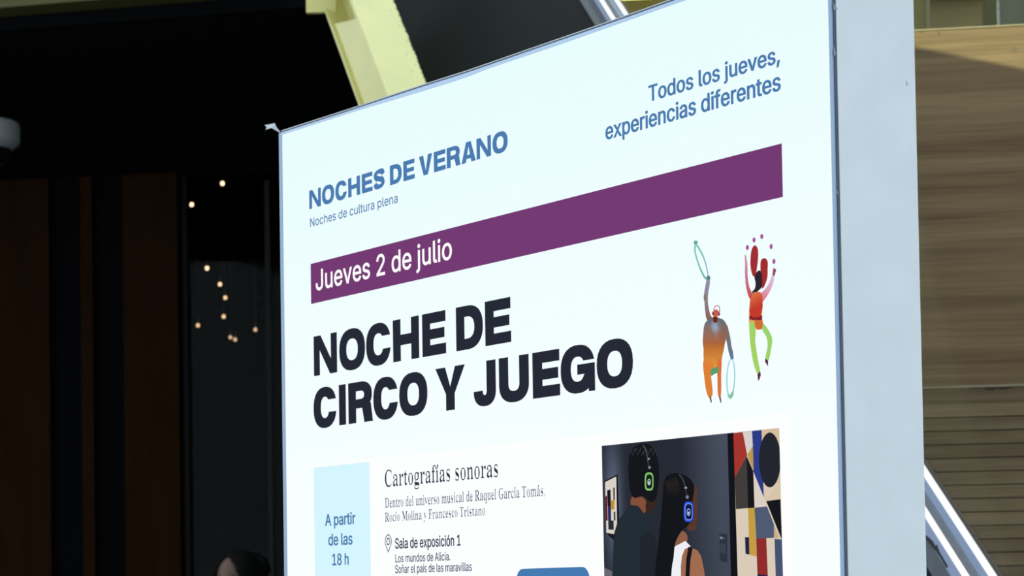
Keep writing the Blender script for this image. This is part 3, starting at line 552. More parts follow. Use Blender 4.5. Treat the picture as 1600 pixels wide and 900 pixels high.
  'a': (344, 'M255 -10C221 -10 203 5 200 35C170 6 135 -9 95 -9C72 -9 54 -2 40 11C27 25 20 42 20 63C20 93 35 117 63 136C92 155 137 173 199 190L199 241C199 260 195 274 187 282C179 291 166 296 148 296C119 296 104 288 104 274L113 257C120 248 123 239 123 231C123 219 119 209 110 202C101 194 90 191 77 191C63 191 52 195 45 203C37 211 33 223 33 236C33 252 38 266 49 278C60 291 75 300 95 308C114 315 136 318 162 318C210 318 244 310 263 292C283 275 293 247 293 210L293 62L295 40C296 36 299 34 304 34C309 34 314 37 320 42L329 28C307 2 282 -10 255 -10M151 34C157 34 165 36 174 41C183 46 191 53 199 63L199 169C145 157 118 128 118 84C118 50 129 34 151 34'),
  'c': (293, 'M156 -10C130 -10 107 -3 87 11C66 25 50 44 38 68C26 92 19 119 19 150C19 182 26 211 40 237C54 262 72 282 96 297C119 312 146 319 175 319C207 319 232 312 250 298C268 284 277 267 277 245C277 233 274 223 266 215C259 208 249 204 236 204C210 204 196 220 196 251L197 261L197 271C197 288 188 297 169 297C131 297 112 260 112 187C112 139 120 102 137 76C154 51 176 38 204 38C228 38 250 49 271 72L285 60C251 13 208 -10 156 -10'),
  'd': (370, 'M140 -10C116 -10 96 -3 78 10C59 24 45 43 35 66C25 90 19 117 19 147C19 182 25 212 36 237C47 263 62 283 81 297C101 311 122 318 146 318C177 318 203 306 223 280L223 401C223 415 219 425 212 430C205 436 193 439 176 439L176 455L319 455L319 75C319 59 321 47 325 41C329 34 338 30 353 28L353 11C317 11 274 4 223 -10L223 39C204 6 176 -10 140 -10M171 28C182 28 192 33 202 41C212 50 219 62 223 76L223 242C221 253 216 262 206 270C197 277 186 281 174 281C153 281 139 270 130 250C122 229 118 197 118 153C118 111 121 79 130 58C138 38 152 28 171 28'),
  'e': (301, 'M154 -10C128 -10 105 -3 85 10C64 24 49 43 37 69C25 94 19 123 19 157C19 188 26 216 38 240C50 265 66 284 87 298C108 311 131 318 157 318C196 318 226 306 249 280C271 255 283 219 283 173L283 166L117 166C118 84 145 42 199 42C226 42 249 57 270 86L285 73C252 17 208 -10 154 -10M116 192L201 192L201 215C201 243 199 264 193 277C187 290 177 297 161 297C131 297 116 266 116 203L116 192'),
  'f': (214, 'M15 0L15 16C26 17 35 19 40 22C45 25 48 29 50 35L52 73L52 277L16 277L16 310L52 310L52 353C52 389 63 416 85 436C106 455 136 465 174 465C202 465 224 458 240 446C255 433 263 418 263 400C263 385 259 374 252 367C244 359 235 355 224 355C212 355 203 359 195 365C188 372 185 380 185 391C185 400 187 410 193 420L196 426L197 433C197 440 192 443 180 443C166 443 157 439 153 430C150 421 148 408 148 390L148 310L203 310L203 277L148 277L148 65C148 45 151 32 158 26C165 19 178 16 199 16L199 0L15 0'),
  'g': (327, 'M146 -140C102 -140 70 -134 48 -122C25 -109 14 -93 14 -75C14 -53 32 -36 69 -26C39 -11 24 7 24 30C24 47 30 61 42 74C55 86 75 99 102 110C49 130 22 164 22 212C22 233 28 252 40 268C51 284 67 296 88 305C108 314 131 318 157 318C184 318 209 314 233 304L317 304L317 268L268 268C284 249 291 227 291 203C291 184 286 166 276 151C266 136 252 124 234 116C216 107 195 103 172 103L157 103L142 104C130 104 120 101 112 94C105 88 101 80 101 71C101 56 114 49 141 49L175 49C211 49 239 46 259 40C279 34 294 25 303 13C311 0 316 -16 316 -37C316 -69 301 -94 272 -113C243 -131 201 -140 146 -140M157 124C173 124 184 131 190 146C196 160 199 182 199 211C199 240 196 262 190 276C184 290 173 297 157 297C141 297 130 290 124 276C117 262 114 240 114 211C114 182 117 160 124 146C130 131 141 124 157 124M161 -116C229 -116 263 -99 263 -66C263 -54 259 -46 249 -41C240 -37 225 -34 205 -34L97 -34C81 -45 73 -57 73 -73C73 -84 80 -95 95 -103C109 -112 131 -116 161 -116'),
  'i': (198, 'M101 362C86 362 74 367 65 376C55 386 50 398 50 412C50 427 55 439 65 449C74 458 86 463 101 463C115 463 127 458 137 449C146 439 151 427 151 412C151 398 146 386 136 376C126 367 115 362 101 362M18 0L18 16C32 17 41 20 45 26C50 31 52 41 52 56L52 252C52 268 50 279 47 285C43 290 34 293 20 293L21 310L148 310L148 56C148 42 150 32 154 26C158 20 167 17 180 16L180 0L18 0'),
  'l': (199, 'M18 0L18 16C32 17 41 20 45 26C50 31 52 41 52 56L52 398C52 412 51 423 47 429C43 435 34 439 20 439L20 455L148 455L148 56C148 42 150 32 154 26C158 20 167 17 180 16L180 0L18 0'),
  'm': (554, 'M18 0L18 16C31 17 40 20 45 26C50 31 52 41 52 56L52 253C52 267 50 277 46 284C41 290 32 294 19 294L19 310L146 310L146 265C172 300 202 318 237 318C283 318 310 299 320 261C346 299 379 318 418 318C475 318 504 283 504 212L504 56C504 42 506 32 510 26C514 20 523 17 536 16L536 0L377 0L377 16C390 17 398 20 403 26C407 32 410 42 410 56L410 217C410 235 408 249 404 258C400 267 391 271 377 271C358 271 340 260 324 237L324 56C324 42 327 32 331 26C335 20 343 17 356 16L356 0L199 0L199 16C212 17 221 20 225 26C229 32 232 42 232 56L232 217C232 235 230 248 226 258C222 267 213 271 199 271C178 271 161 259 146 235L146 56C146 42 148 33 152 27C156 20 165 17 177 16L177 0L18 0'),
  'n': (381, 'M18 0L18 16C31 17 40 20 45 26C50 31 52 41 52 56L52 253C52 267 50 277 46 284C41 290 32 294 19 294L19 310L148 310L148 267C172 301 204 318 243 318C301 318 330 283 330 212L330 56C330 42 333 32 337 26C342 20 350 17 363 16L363 0L202 0L202 16L207 16C226 16 235 29 235 56L235 217C235 235 233 249 229 258C225 267 216 271 203 271C182 271 163 259 148 235L148 56C148 42 150 32 154 26C158 20 167 17 180 16L180 0L18 0'),
  'o': (336, 'M169 -10C139 -10 113 -3 90 11C68 26 50 45 38 70C25 95 19 123 19 154C19 186 25 214 38 239C50 264 68 283 90 297C113 311 139 318 168 318C197 318 223 311 245 298C268 284 285 264 298 240C311 215 317 186 317 154C317 122 311 93 298 69C285 44 268 25 245 11C223 -3 198 -10 169 -10M169 11C187 11 201 21 209 39C213 48 216 62 217 81L220 154C220 213 216 252 208 271C199 289 186 299 169 299C149 299 136 289 128 271C121 251 117 213 117 154L120 82C121 62 124 48 128 39C136 21 150 11 169 11'),
  'q': (364, 'M175 -139L175 -123C194 -122 207 -119 214 -114C220 -109 224 -99 224 -83L224 29C202 3 174 -9 142 -9C118 -9 97 -3 79 10C60 23 46 41 36 64C25 87 20 114 20 144C20 178 27 208 40 234C53 261 70 282 93 297C116 312 141 319 170 319C200 319 229 306 257 281L309 320L320 320L320 -83C320 -98 322 -108 326 -113C331 -119 340 -122 354 -123L354 -139L175 -139M179 30C189 30 199 33 208 40C216 46 222 56 224 67L224 241C224 277 209 295 179 295C156 295 140 284 131 261C122 238 117 203 117 156C117 113 121 81 131 60C140 40 156 30 179 30'),
  'r': (287, 'M18 0L18 16C32 17 41 20 45 26C50 31 52 41 52 56L52 252C52 269 50 280 46 285C42 290 34 293 20 293L21 310L146 310L146 252C157 273 171 290 187 301C203 313 218 318 233 318C252 318 266 314 275 304C285 294 289 282 289 266C289 253 286 242 278 234C270 226 260 222 248 222C236 222 228 225 222 231L207 250C202 257 196 260 189 260C179 260 170 254 162 241C153 229 149 213 149 192L149 56C149 41 152 30 159 25C165 20 178 17 197 16L197 0L18 0'),
  's': (288, 'M151 -10C133 -10 112 -5 87 6L73 9C62 9 55 3 51 -9L36 -9L36 105L53 105C59 77 71 55 87 39C103 23 121 15 140 15C157 15 170 19 179 27C188 34 192 45 192 58C192 77 180 93 156 105L107 130C84 141 66 154 54 169C43 184 37 201 37 220C37 248 46 272 65 291C83 310 109 319 141 319L166 316L199 308L206 306L213 305C221 305 226 310 230 319L244 319L244 222L228 222C221 246 211 264 196 277C182 290 167 296 149 296C135 296 124 293 116 286C109 279 105 270 105 259C105 248 108 240 115 232C122 225 133 218 146 212L191 189C214 178 231 166 241 151C252 137 257 118 257 95C257 62 247 37 228 18C209 -1 183 -10 151 -10'),
  't': (228, 'M124 -9C97 -9 77 -3 66 10C54 24 48 44 48 71L48 279L20 279L20 300L88 369C106 390 120 408 129 424L144 424L144 310L208 310L208 279L144 279L144 82C144 68 146 58 149 51C153 44 159 40 168 40C184 40 196 52 206 75L222 66C202 16 169 -9 124 -9'),
  'u': (375, 'M131 -10C100 -10 78 -1 65 17C52 35 46 62 46 97L46 248C46 263 44 275 39 282C35 290 26 294 11 294L11 310L142 310L142 74C142 62 145 53 151 46C157 39 165 36 177 36C197 36 214 46 228 66L228 248C228 265 226 277 221 283C216 290 206 294 189 294L189 310L324 310L324 70C324 55 326 44 331 39C336 34 346 30 360 30L360 13C323 13 279 5 228 -10L228 40C217 25 203 12 186 3C169 -6 151 -10 131 -10'),
  'v': (306, 'M142 -10L38 248L22 281C17 289 9 293 -3 293L-3 310L164 310L164 294L156 294C138 294 129 288 129 276L130 268L185 122L236 253L241 272C241 287 229 294 203 294L203 310L305 310L305 295C292 292 283 287 278 279L260 243L160 -10L142 -10'),
  'y': (300, 'M52 -140C35 -140 21 -135 10 -125C-1 -115 -7 -101 -7 -84C-7 -72 -3 -62 5 -53C12 -44 23 -40 36 -40C47 -40 57 -43 64 -49C71 -56 75 -65 75 -76L74 -81L74 -87C74 -95 78 -99 86 -99C94 -99 103 -90 114 -74L129 -44L140 -5L36 251L25 275L15 287C11 291 5 293 -3 293L-5 293L-5 310L162 310L162 293L136 289C131 287 128 282 128 275L130 267L133 257L185 119L230 241L236 260L238 274C238 282 235 287 229 289C224 292 215 293 203 293L203 310L300 310L300 293C290 293 283 289 277 281L259 242L162 -24C151 -55 140 -79 129 -96C119 -112 107 -124 95 -131C83 -137 69 -140 52 -140'),
  'ı': (198, 'M18 0L18 16C32 17 41 20 45 26C50 31 52 41 52 56L52 252C52 268 50 279 47 285C43 290 34 293 20 293L21 310L148 310L148 56C148 42 150 32 154 26C158 20 167 17 180 16L180 0L18 0'),
 },
}

# ================================================================ the lightbox: frame, poster, everything printed on it
TH, AX, AY, WID, DEP = 0.5924427560, 0.3650328591, 2.6, 1.28646271, 0.1209295818
ROOT = Vector((AX - math.sin(TH)*WID, AY + math.cos(TH)*WID, 0))
RZ = TH - math.pi/2
EXV = Vector((math.sin(TH), -math.cos(TH), 0)); EYV = Vector((math.cos(TH), math.sin(TH), 0))
def S(px, py, y=0.):
    """pixel of the photograph -> (x, z) on the sign's front plane, in the sign's own axes"""
    p = at_plane(px, py, ROOT + EYV*y, EYV) - ROOT
    return p.dot(EXV), p.z

sign = empty('poster_lightbox', ROOT, RZ)
tag(sign, 'large illuminated poster lightbox with grey metal casing advertising a circus night', 'advertising lightbox')
m_case = mat('painted_aluminium', (.52, .565, .61), .45, 0, .4, .035, 14)
m_frame = mat('anodised_frame', (.29, .39, .58), .4, 0, .5)
m_gasket = mat('rubber_gasket', (.05, .07, .11), .6)

TOPL = [(437.5,204),(480,190.5),(540,171.2),(600,151.2),(666,129.5),(720,112.5),(760,98.7),(860,63.9),(960,29.3),(1042,0)]
INNL = [(440,210.8),(552.5,174.6),(640,148.5),(720,124),(766,105.9),(860,74.6),(960,39.4),(1060,4)]
def line_fn(pts, extra):
    q = [S(*p) for p in pts]
    # straight trend plus the measured sag, the sag fading to nothing at the right end
    (xa, za), (xb, zb) = q[0], q[-1]
    q.append((WID+.05, zb + extra))
    def f(x):
        if x <= q[0][0]: return q[0][1]
        for (x0, z0), (x1, z1) in zip(q, q[1:]):
            if x <= x1: return z0+(z1-z0)*(x-x0)/(x1-x0)
        return q[-1][1]
    return f
ztop = line_fn(TOPL, .001); zin = line_fn(INNL, .001)
xs = [WID*i/24 for i in range(25)]
ZB = .22
def band_poly(x0, x1, lo, hi, n=24):
    X = [x0+(x1-x0)*i/n for i in range(n+1)]
    return [(x, lo(x)) for x in X] + [(x, hi(x)) for x in X[::-1]]
def extr(bm, poly, y0, y1): prism(bm, [(x, y0, z) for x, z in poly], (0, y1-y0, 0))
flat_lo = lambda x: ZB
# casing: the deep aluminium body whose side shows at the right
bm = bmesh.new()
extr(bm, band_poly(-.002, WID, flat_lo, lambda x: ztop(x)+.0012), .004, DEP)
box(bm, (.08, .02, 0), (WID-.08, DEP-.02, ZB+.01))
obj('casing', bm, m_case, sign)
bm = bmesh.new(); extr(bm, band_poly(.0005, WID-.0012, flat_lo, lambda x: ztop(x)-.0014), .001, .0045); obj('gasket', bm, m_gasket, sign)
# door frame
LX = S(440.4, 220)[0]; RX = S(1295.5, 22)[0]
bm = bmesh.new()
zf = lambda x: ztop(x)-.0042
extr(bm, band_poly(0., LX, flat_lo, zf, 4), -.0012, .0042)
obj('frame_stile', bm, m_frame, sign)
bm = bmesh.new(); extr(bm, band_poly(RX, WID-.0028, flat_lo, zf, 4), -.0012, .0042); obj('frame_stile', bm, m_frame, sign)
m_rail = mat('lit_frame_rail', (.46, .60, .84), .35, .0, .5)  # paler copy of the frame: light leaking from inside put into its colour
bm = bmesh.new(); extr(bm, band_poly(LX, RX, zin, zf), -.0012, .0042); obj('frame_rail', bm, m_rail, sign)
bm = bmesh.new(); box(bm, (LX, -.0012, ZB), (RX, .0042, ZB+.05)); obj('frame_rail', bm, m_frame, sign)
# chips in the paint of the casing's side edge
m_chip = mat('chipped_metal', (.20, .23, .28), .7)
for px, py, a, h in ((1305.5, 11, .006, .0042), (1304.4, 80, .003, .006), (1308, 300, .002, .003), (1417, 130, .002, .003)):
    p = at_plane(px, py, ROOT+EXV*WID, EXV)-ROOT; y, z = p.dot(EYV), p.z; bm = bmesh.new()
    prism(bm, [(WID+.0003, y-a*.5, z+h), (WID+.0003, y+a*.5, z-h*.5), (WID+.0003, y-a*.4, z-h)], (-.0006, 0, 0)); obj('paint_chip', bm, m_chip, sign)

# ---- printed matter: one backlit ink material, the ink colour is an attribute of each printed shape
m_ink = bpy.data.materials.new('backlit_print'); m_ink.use_nodes = True
_nt = m_ink.node_tree; _nt.nodes.remove(_nt.nodes['Principled BSDF'])
_at = _nt.nodes.new('ShaderNodeAttribute'); _at.attribute_name = 'ink'
_em = _nt.nodes.new('ShaderNodeEmission'); _nt.links.new(_at.outputs['Color'], _em.inputs[0])
_nt.links.new(_em.outputs[0], _nt.nodes['Material Output'].inputs[0])

def fill(loops, nonzero):
    """triangles of the area inside closed outlines (overlaps allowed)"""
    vs, es = [], []
    for l in loops:
        b = len(vs); n = len(l); vs += [Vector((p[0], p[1])) for p in l]; es += [(b+i, b+(i+1) % n) for i in range(n)]
    k = 1.0/max(max(p.x for p in vs)-min(p.x for p in vs), max(p.y for p in vs)-min(p.y for p in vs))
    cx, cy = vs[0].x, vs[0].y
    ov, _, of, *_ = delaunay_2d_cdt([Vector(((p.x-cx)*k, (p.y-cy)*k)) for p in vs], es, [], 0, 1e-6)
    L_ = [[((p[0]-cx)*k, (p[1]-cy)*k) for p in l] for l in loops]
    segs = [(a, b) for l in L_ for a, b in zip(l, l[1:]+l[:1])]
    tris = []
    for f in of:
        mx_ = sum(ov[i].x for i in f)/len(f); my_ = sum(ov[i].y for i in f)/len(f); wn_ = 0; n_ = 0
        for a, b in segs:
            if (a[1] > my_) != (b[1] > my_) and mx_ < (b[0]-a[0])*(my_-a[1])/(b[1]-a[1])+a[0]:
                wn_ += 1 if b[1] > a[1] else -1; n_ += 1
        if (wn_ if nonzero else n_ % 2): tris.append(tuple(f))
    return [(p.x/k+cx, p.y/k+cy) for p in ov], tris

class Print:
    """flat printed shapes in the sign's axes; each shape lies a hair in front of the one before"""
    def __init__(s, y): s.y = y; s.v = []; s.f = []; s.c = []
    def loops(s, loops, col, dy=0.):
        flat, tris = fill([[Vector((x, z)) for x, z in l] for l in loops], False)
        s.tris(flat, tris, col, dy)
    def tris(s, flat, tris, col, dy=0.):
        o = len(s.v); s.v += [(x, s.y-dy, z) for x, z in flat]; s.c += [lin(col)]*len(flat)
        for t in tris:
            a, b, c = [flat[i] for i in t[:3]]
            ar = (b[0]-a[0])*(c[1]-a[1])-(b[1]-a[1])*(c[0]-a[0])
            if len(t) == 3 and abs(ar) < 1e-13: continue
            t = tuple(t) if ar > 0 else tuple(t)[::-1]
            s.f.append(tuple(i+o for i in t))
    def px(s, pts, col, dy=0., smooth=False):
        if smooth: pts = spline(pts)
        s.loops([[S(*p) for p in pts]], col, dy)
    def grid(s, quad, nx, nz, colf, dy=0.):
        """pixel quad tl,tr,br,bl with a colour per vertex from colf(u,v)"""
        tl, tr, br, bl = [Vector(S(*p)) for p in quad]; o = len(s.v)
        for j in range(nz+1):
            for i in range(nx+1):
                u, v = i/nx, j/nz
                p = (tl*(1-u)+tr*u)*(1-v)+(bl*(1-u)+br*u)*v
                s.v.append((p.x, s.y-dy, p.y)); s.c.append(colf(u, v))
        for j in range(nz):
            for i in range(nx):
                a = o+j*(nx+1)+i; s.f.append((a, a+nx+1, a+nx+2, a+1))
    def build(s, name, parent):
        me = bpy.data.meshes.new(name); me.from_pydata(s.v, [], s.f); me.materials.append(m_ink)
        at = me.color_attributes.new('ink', 'FLOAT_COLOR', 'POINT')
        for i, c in enumerate(s.c): at.data[i].color = (*c, 1)
        return link(bpy.data.objects.new(name, me), parent)
def spline(pts, n=6):
    """closed Catmull-Rom through pixel points"""
    out = []; N = len(pts)
    for i in range(N):
        p0, p1, p2, p3 = [Vector(pts[(i+k-1) % N]) for k in range(4)]
        for k in range(n):
            t = k/n
            out.append(tuple(.5*((2*p1)+(p2-p0)*t+(2*p0-5*p1+4*p2-p3)*t*t+(3*p1-p0-3*p2+p3)*t**3)))
    return out
def stroke(pts, widths, n=5):
    """ribbon along a pixel path, a width per point (px)"""
    P = [Vector(p) for p in pts]; dense = []; W = []
    for i in range(len(P)-1):
        p0 = P[max(i-1, 0)]; p1 = P[i]; p2 = P[i+1]; p3 = P[min(i+2, len(P)-1)]
        for k in range(n):
            t = k/n
            dense.append(.5*((2*p1)+(p2-p0)*t+(2*p0-5*p1+4*p2-p3)*t*t+(3*p1-p0-3*p2+p3)*t**3)); W.append(widths[i]*(1-t)+widths[i+1]*t)
    dense.append(P[-1]); W.append(widths[-1])
    L, R = [], []
    for i, p in enumerate(dense):
        d = (dense[min(i+1, len(dense)-1)]-dense[max(i-1, 0)]).normalized(); nn = Vector((-d.y, d.x))
        L.append(tuple(p+nn*W[i]/2)); R.append(tuple(p-nn*W[i]/2))
    return L+R[::-1]
def mixc(a, b, t):
    a, b = lin(a), lin(b); t = max(0, min(1, t)); return tuple(x*(1-t)+y*t for x, y in zip(a, b))

# the sheet itself: very pale cyan at the top, nearly white below
bx0, bx1 = .002, WID-.004
def sheet_col(u, v):
    return mixc('#E8FDFE', '#F9FFFF', v*3.4)
P = Print(.0006)
z0, z1 = ZB, max(zin(0), zin(WID))+.004
o = 0
for j in range(41):
    for i in range(25):
        x = bx0+(bx1-bx0)*i/24; zt = zin(x)+.002; z = zt+(z0-zt)*j/40
        P.v.append((x, P.y, z)); P.c.append(sheet_col(i/24, j/40))
for j in range(40):
    for i in range(24):
        a = j*25+i; P.f.append((a, a+25, a+26, a+1))
poster = P.build('poster', sign)
BLUE, NAVY, PURPLE, BLACK = '#4B7BB0', '#2E3550', '#743A73', '#262A37'
# white card behind the programme row, pale blue time column, purple date band
def rect(p_tl, p_tr, zbot, col, name, y):
    (x0, za), (x1, zb) = S(*p_tl), S(*p_tr); zt = (za+zb)/2
    q = Print(y); q.loops([[(x0, zbot), (x1, zbot), (x1, zt), (x0, zt)]], col); return q.build(name, poster)
rect((489, 722), (1234, 652), .5, '#FDFFFF', 'programme_card', .0003)
rect((490, 731.3), (577, 721), .5, '#D6F6FF', 'time_column', 0.)
q = Print(.0003)
(x0, za), (x1, zb) = S(485, 412.5), S(1221.2, 224); (x2, zc), (x3, zd) = S(486.1, 475), S(1223, 307.8)
q.loops([[(x0, (zc+zd)/2), (x1, (zc+zd)/2), (x1, (za+zb)/2), (x0, (za+zb)/2)]], PURPLE); q.build('date_band', poster)
# blue rounded button at the lower edge
q = Print(0.)
(xa, zt), (xb, zt2) = S(806.5, 889.0), S(921, 885.4); zt = (zt+zt2)/2; hb = .085; r = .016
pts = []
for cx, cz, a0 in ((xb-r, zt-r, 0), (xa+r, zt-r, 90), (xa+r, zt-hb+r, 180), (xb-r, zt-hb+r, 270)):
    for k in range(9):
        a = math.radians(a0+k*90/8); pts.append((cx+r*math.cos(a), cz+r*math.sin(a)))
q.loops([pts], '#467AB2'); q.build('button', poster)

# ---- lettering
def parse(path, step=6):
    import re
    loops, cur = [], None
    for cmd, args in re.findall(r'([MLC])([-0-9 ]+)', path):
        v = [float(t)/1000 for t in args.split()]
        if cmd == 'M': cur = [Vector(v)]; loops.append(cur)
        elif cmd == 'L': cur.append(Vector(v))
        else:
            p0 = cur[-1]; a, b, c = Vector(v[:2]), Vector(v[2:4]), Vector(v[4:])
            for k in range(1, step+1):
                t = k/step; cur.append(p0*(1-t)**3+a*3*t*(1-t)**2+b*3*t*t*(1-t)+c*t**3)
    out = []
    for l in loops:
        m = []
        for p in l:
            if not m or (p-m[-1]).length > 1e-5: m.append(p)
        if (m[0]-m[-1]).length < 1e-5: m.pop()
        out.append(m)
    return out
def area(l): return .5*sum(a.x*b.y-b.x*a.y for a, b in zip(l, l[1:]+l[:1]))
def offset(l, d):
    """grow (d>0) outlines; filled side is to the right of the direction of travel"""
    out = []; n = len(l)
    for i in range(n):
        a, b, c = l[i-1], l[i], l[(i+1) % n]
        e1 = (b-a).normalized(); e2 = (c-b).normalized()
        n1 = Vector((-e1.y, e1.x)); n2 = Vector((-e2.y, e2.x)); m = n1+n2
        k = m.dot(m)
        if k < .35: v = (n1+n2).normalized()*1.5 if k > 1e-6 else Vector((0, 0)); out.append(b+Vector((v.x*d[0], v.y*d[1]))); continue
        v = m*(2/k); out.append(b+Vector((v.x*d[0], v.y*d[1])))
    return out
_cache = {}
def glyph_fill(font, ch, grow):
    """filled glyph in em units: points, triangles"""
    grow = grow if isinstance(grow, tuple) else (grow, grow); key = (font, ch, grow)
    if key not in _cache:
        ls = parse(GLYPHS[font][ch][1])
        if ls:
            s_ = 1 if area(max(ls, key=lambda l: abs(area(l)))) < 0 else -1
            _cache[key] = fill([offset(l, (grow[0]*s_, grow[1]*s_)) for l in ls], True)
        else: _cache[key] = ([], [])
    return _cache[key]
COMPOSE = {'í': 'ı', 'á': 'a'}
def line(name, body, font, left, right, top, cap, col, grow=0., track=0., y=0., acc_w=1.):
    """set one line of print so that its ink runs from the left to the right pixel, baseline through both"""
    pen = 0.; groups = []
    for ch in body:
        base = ch
        if font == 'serif' and ch in COMPOSE: base = COMPOSE[ch]
        gv, gt = glyph_fill(font, base, grow)
        if gv: groups.append(([(x+pen, z) for x, z in gv], gt))
        adv = GLYPHS[font][base][0]/1000
        if base != ch:
            cx = pen+adv*.5-.01
            groups.append(([(cx-.03, .345), (cx+.02, .345), (cx+.085, .47), (cx+.015, .47)], [(0, 1, 2), (0, 2, 3)]))
        pen += adv+track
    xs_ = [p[0] for g in groups for t in g[1] for p in [g[0][i] for i in t]]; a, b = min(xs_), max(xs_)
    (x0, zl), (x1, zr) = S(left[0], left[1]), S(right[0], right[1]); zb_ = (zl+zr)/2
    sz = (S(top[0], top[1])[1]-S(top[0], top[2])[1])/cap
    sx = (x1-x0)/(b-a)
    q = Print(y)
    for gv, gt in groups: q.tris([(x0+(x-a)*sx, zb_+z*sz) for x, z in gv], gt, col)
    return q.build(name, poster)

# heavy capitals, drawn from bars and bowls inside a box w x h (s = stem, t = bar thickness)
def sup(cx, cy, rx, ry, a0, a1, n=28, e=2.35):
    r = []
    for k in range(n+1):
        a = math.radians(a0+(a1-a0)*k/n); c, s = math.cos(a), math.sin(a)
        r.append((cx+rx*math.copysign(abs(c)**(2/e), c), cy+ry*math.copysign(abs(s)**(2/e), s)))
    return r
def R_(x0, z0, x1, z1): return [[(x0, z0), (x1, z0), (x1, z1), (x0, z1)]]
def ring(w, h, s, t, ov): return [sup(w/2, h/2, w/2, h/2+ov, 0, 360)[:-1], sup(w/2, h/2, w/2-s, h/2+ov-t, 0, 360)[:-1]]
def heavy(ch, w, h, s, t):
    ov = .015*h; m = h/2
    if ch == 'O': return [ring(w, h, s, t, ov)]
    if ch in 'CG':
        ro, ri = h/2+ov, h/2+ov-t; ang = lambda y_, r_: math.degrees(math.asin(min(.98, (abs(y_)/r_)**(2.35/2))))
        up, dn = (.185*h, .125*h) if ch == 'C' else (.165*h, .13*h)
        o_ = sup(w/2, m, w/2, ro, ang(up, ro), 360-ang(dn, ro)); i_ = sup(w/2, m, w/2-s, ri, ang(up, ri), 360-ang(dn, ri))
        g = [[o_+i_[::-1]]]
        if ch == 'G': g += [R_(w*.49, m-.12*h, w, m+.095*h), R_(w-s*.62, 0, w, m), [[(w-s*1.0, .17*h), (w-s*.3, .1*h), (w-s*.3, m), (w-s*1.0, m)]]]
        return g
    if ch == 'N': s *= .87; return [R_(0, 0, s, h), R_(w-s, 0, w, h), [[(0, h), (s*1.16, h), (w, 0), (w-s*1.16, 0)]]]
    if ch == 'H': return [R_(0, 0, s, h), R_(w-s, 0, w, h), R_(s*.9, m-t/2, w-s*.9, m+t/2)]
    if ch == 'E': return [R_(0, 0, s, h), R_(s*.9, 0, w, t), R_(s*.9, h-t, w-.01*w, h), R_(s*.9, m-t*.47, w*.94, m+t*.47)]
    if ch == 'I': return [R_(0, 0, w, h)]
    if ch == 'D':
        o_ = [(0, 0)]+sup(w*.42, m, w*.58, m, -90, 90)+[(0, h)]
        i_ = [(s, t)]+sup(w*.42, m, w*.58-s, m-t, -90, 90)+[(s, h-t)]
        return [[o_, i_]]
    if ch == 'R':
        b = .44*h; cz = h-(h-b+t*.35)/2; ry = (h-b+t*.35)/2
        o_ = [(0, cz-ry)]+sup(w*.5, cz, w*.47, ry, -90, 90)+[(0, h)]
        i_ = [(s, cz-ry+t*.9)]+sup(w*.5, cz, w*.47-s, ry-t*.9, -90, 90)+[(s, h-t*.9)]
        return [R_(0, 0, s, h), [o_, i_], [[(w*.36, b), (w*.36+s*.95, b), (w*.90, b), (w, 0), (w-s*1.08, 0), (w-s*1.25, b*.62)]] if False else [[(w*.45, b+t*.1), (w*.92, b+t*.1), (w, 0), (w-s*1.1, 0), (w*.55, b-t*.1)]]]
    if ch == 'Y': return [R_(w/2-s/2, 0, w/2+s/2, h*.45), [[(0, h), (s*1.12, h), (w/2, h*.55), (w-s*1.12, h), (w, h), (w/2+s/2, h*.38), (w/2-s/2, h*.38)]]]
    if ch == 'U':
        o_ = sup(w/2, h*.4, w/2, h*.4+ov, 180, 360); i_ = sup(w/2, h*.4, w/2-s, h*.4+ov-t, 180, 360)
        return [[[(0, h)]+o_+[(w, h), (w-s, h)]+i_[::-1]+[(s, h)]]]
    if ch == 'J':
        o_ = sup(w/2, h*.34, w/2, h*.34+ov, 180, 360); i_ = sup(w/2, h*.34, w/2-s, h*.34+ov-t, 180, 360)
        return [[o_+[(w, h), (w-s, h)]+i_[::-1]]]
    if ch == 'V': return [[[(0, h), (s*1.15, h), (w/2, t*1.0), (w-s*1.15, h), (w, h), (w/2+s*.58, 0), (w/2-s*.58, 0)]]]
    if ch == 'A':
        return [[[(0, 0), (w/2-s*.6, h), (w/2+s*.6, h), (w, 0), (w-s*1.12, 0), (w/2, h-t*.95), (s*1.12, 0)]], [[(w*.24, h*.18), (w*.76, h*.18), (w*.70, h*.18+t*.85), (w*.30, h*.18+t*.85)]]]
    if ch == 'S':
        # spine of the S as a stroke
        c = [(.86, .70), (.78, .84), (.5, .89), (.24, .83), (.17, .70), (.26, .58), (.5, .51), (.75, .43), (.83, .29), (.74, .16), (.5, .11), (.22, .16), (.14, .31)]
        pts = [(x*w, z*h) for x, z in c]; ww = [s, s*.95, t, t*1.02, s, s, t*1.1, s, s, t*1.02, t, s*.95, s]
        return [[stroke(pts, [v*.97 for v in ww], 5)]]
def heavy_line(name, letters, left, right, top, s_px, tfrac, col, org, sc):
    (xl, zl), (xr, zr) = S(*left), S(*right); zb_ = (zl+zr)/2; h = S(*top[:2])[1]-S(top[0], top[2])[1]
    q = Print(0.); pe = org+letters[4][1]/sc; k = S(pe+s_px/sc, left[1])[0]-S(pe, left[1])[0]
    for ch, a, b in letters:
        pa, pb = org+a/sc, org+b/sc
        yb = left[1]+(right[1]-left[1])*(pa-left[0])/(right[0]-left[0])
        x0, x1 = S(pa, yb-25)[0], S(pb, yb-25)[0]
        for g in heavy(ch, x1-x0, h, min(k, (x1-x0)), tfrac*h): q.loops([[(x0+x, zb_+z) for x, z in l] for l in g], col)
    return q.build(name, poster)
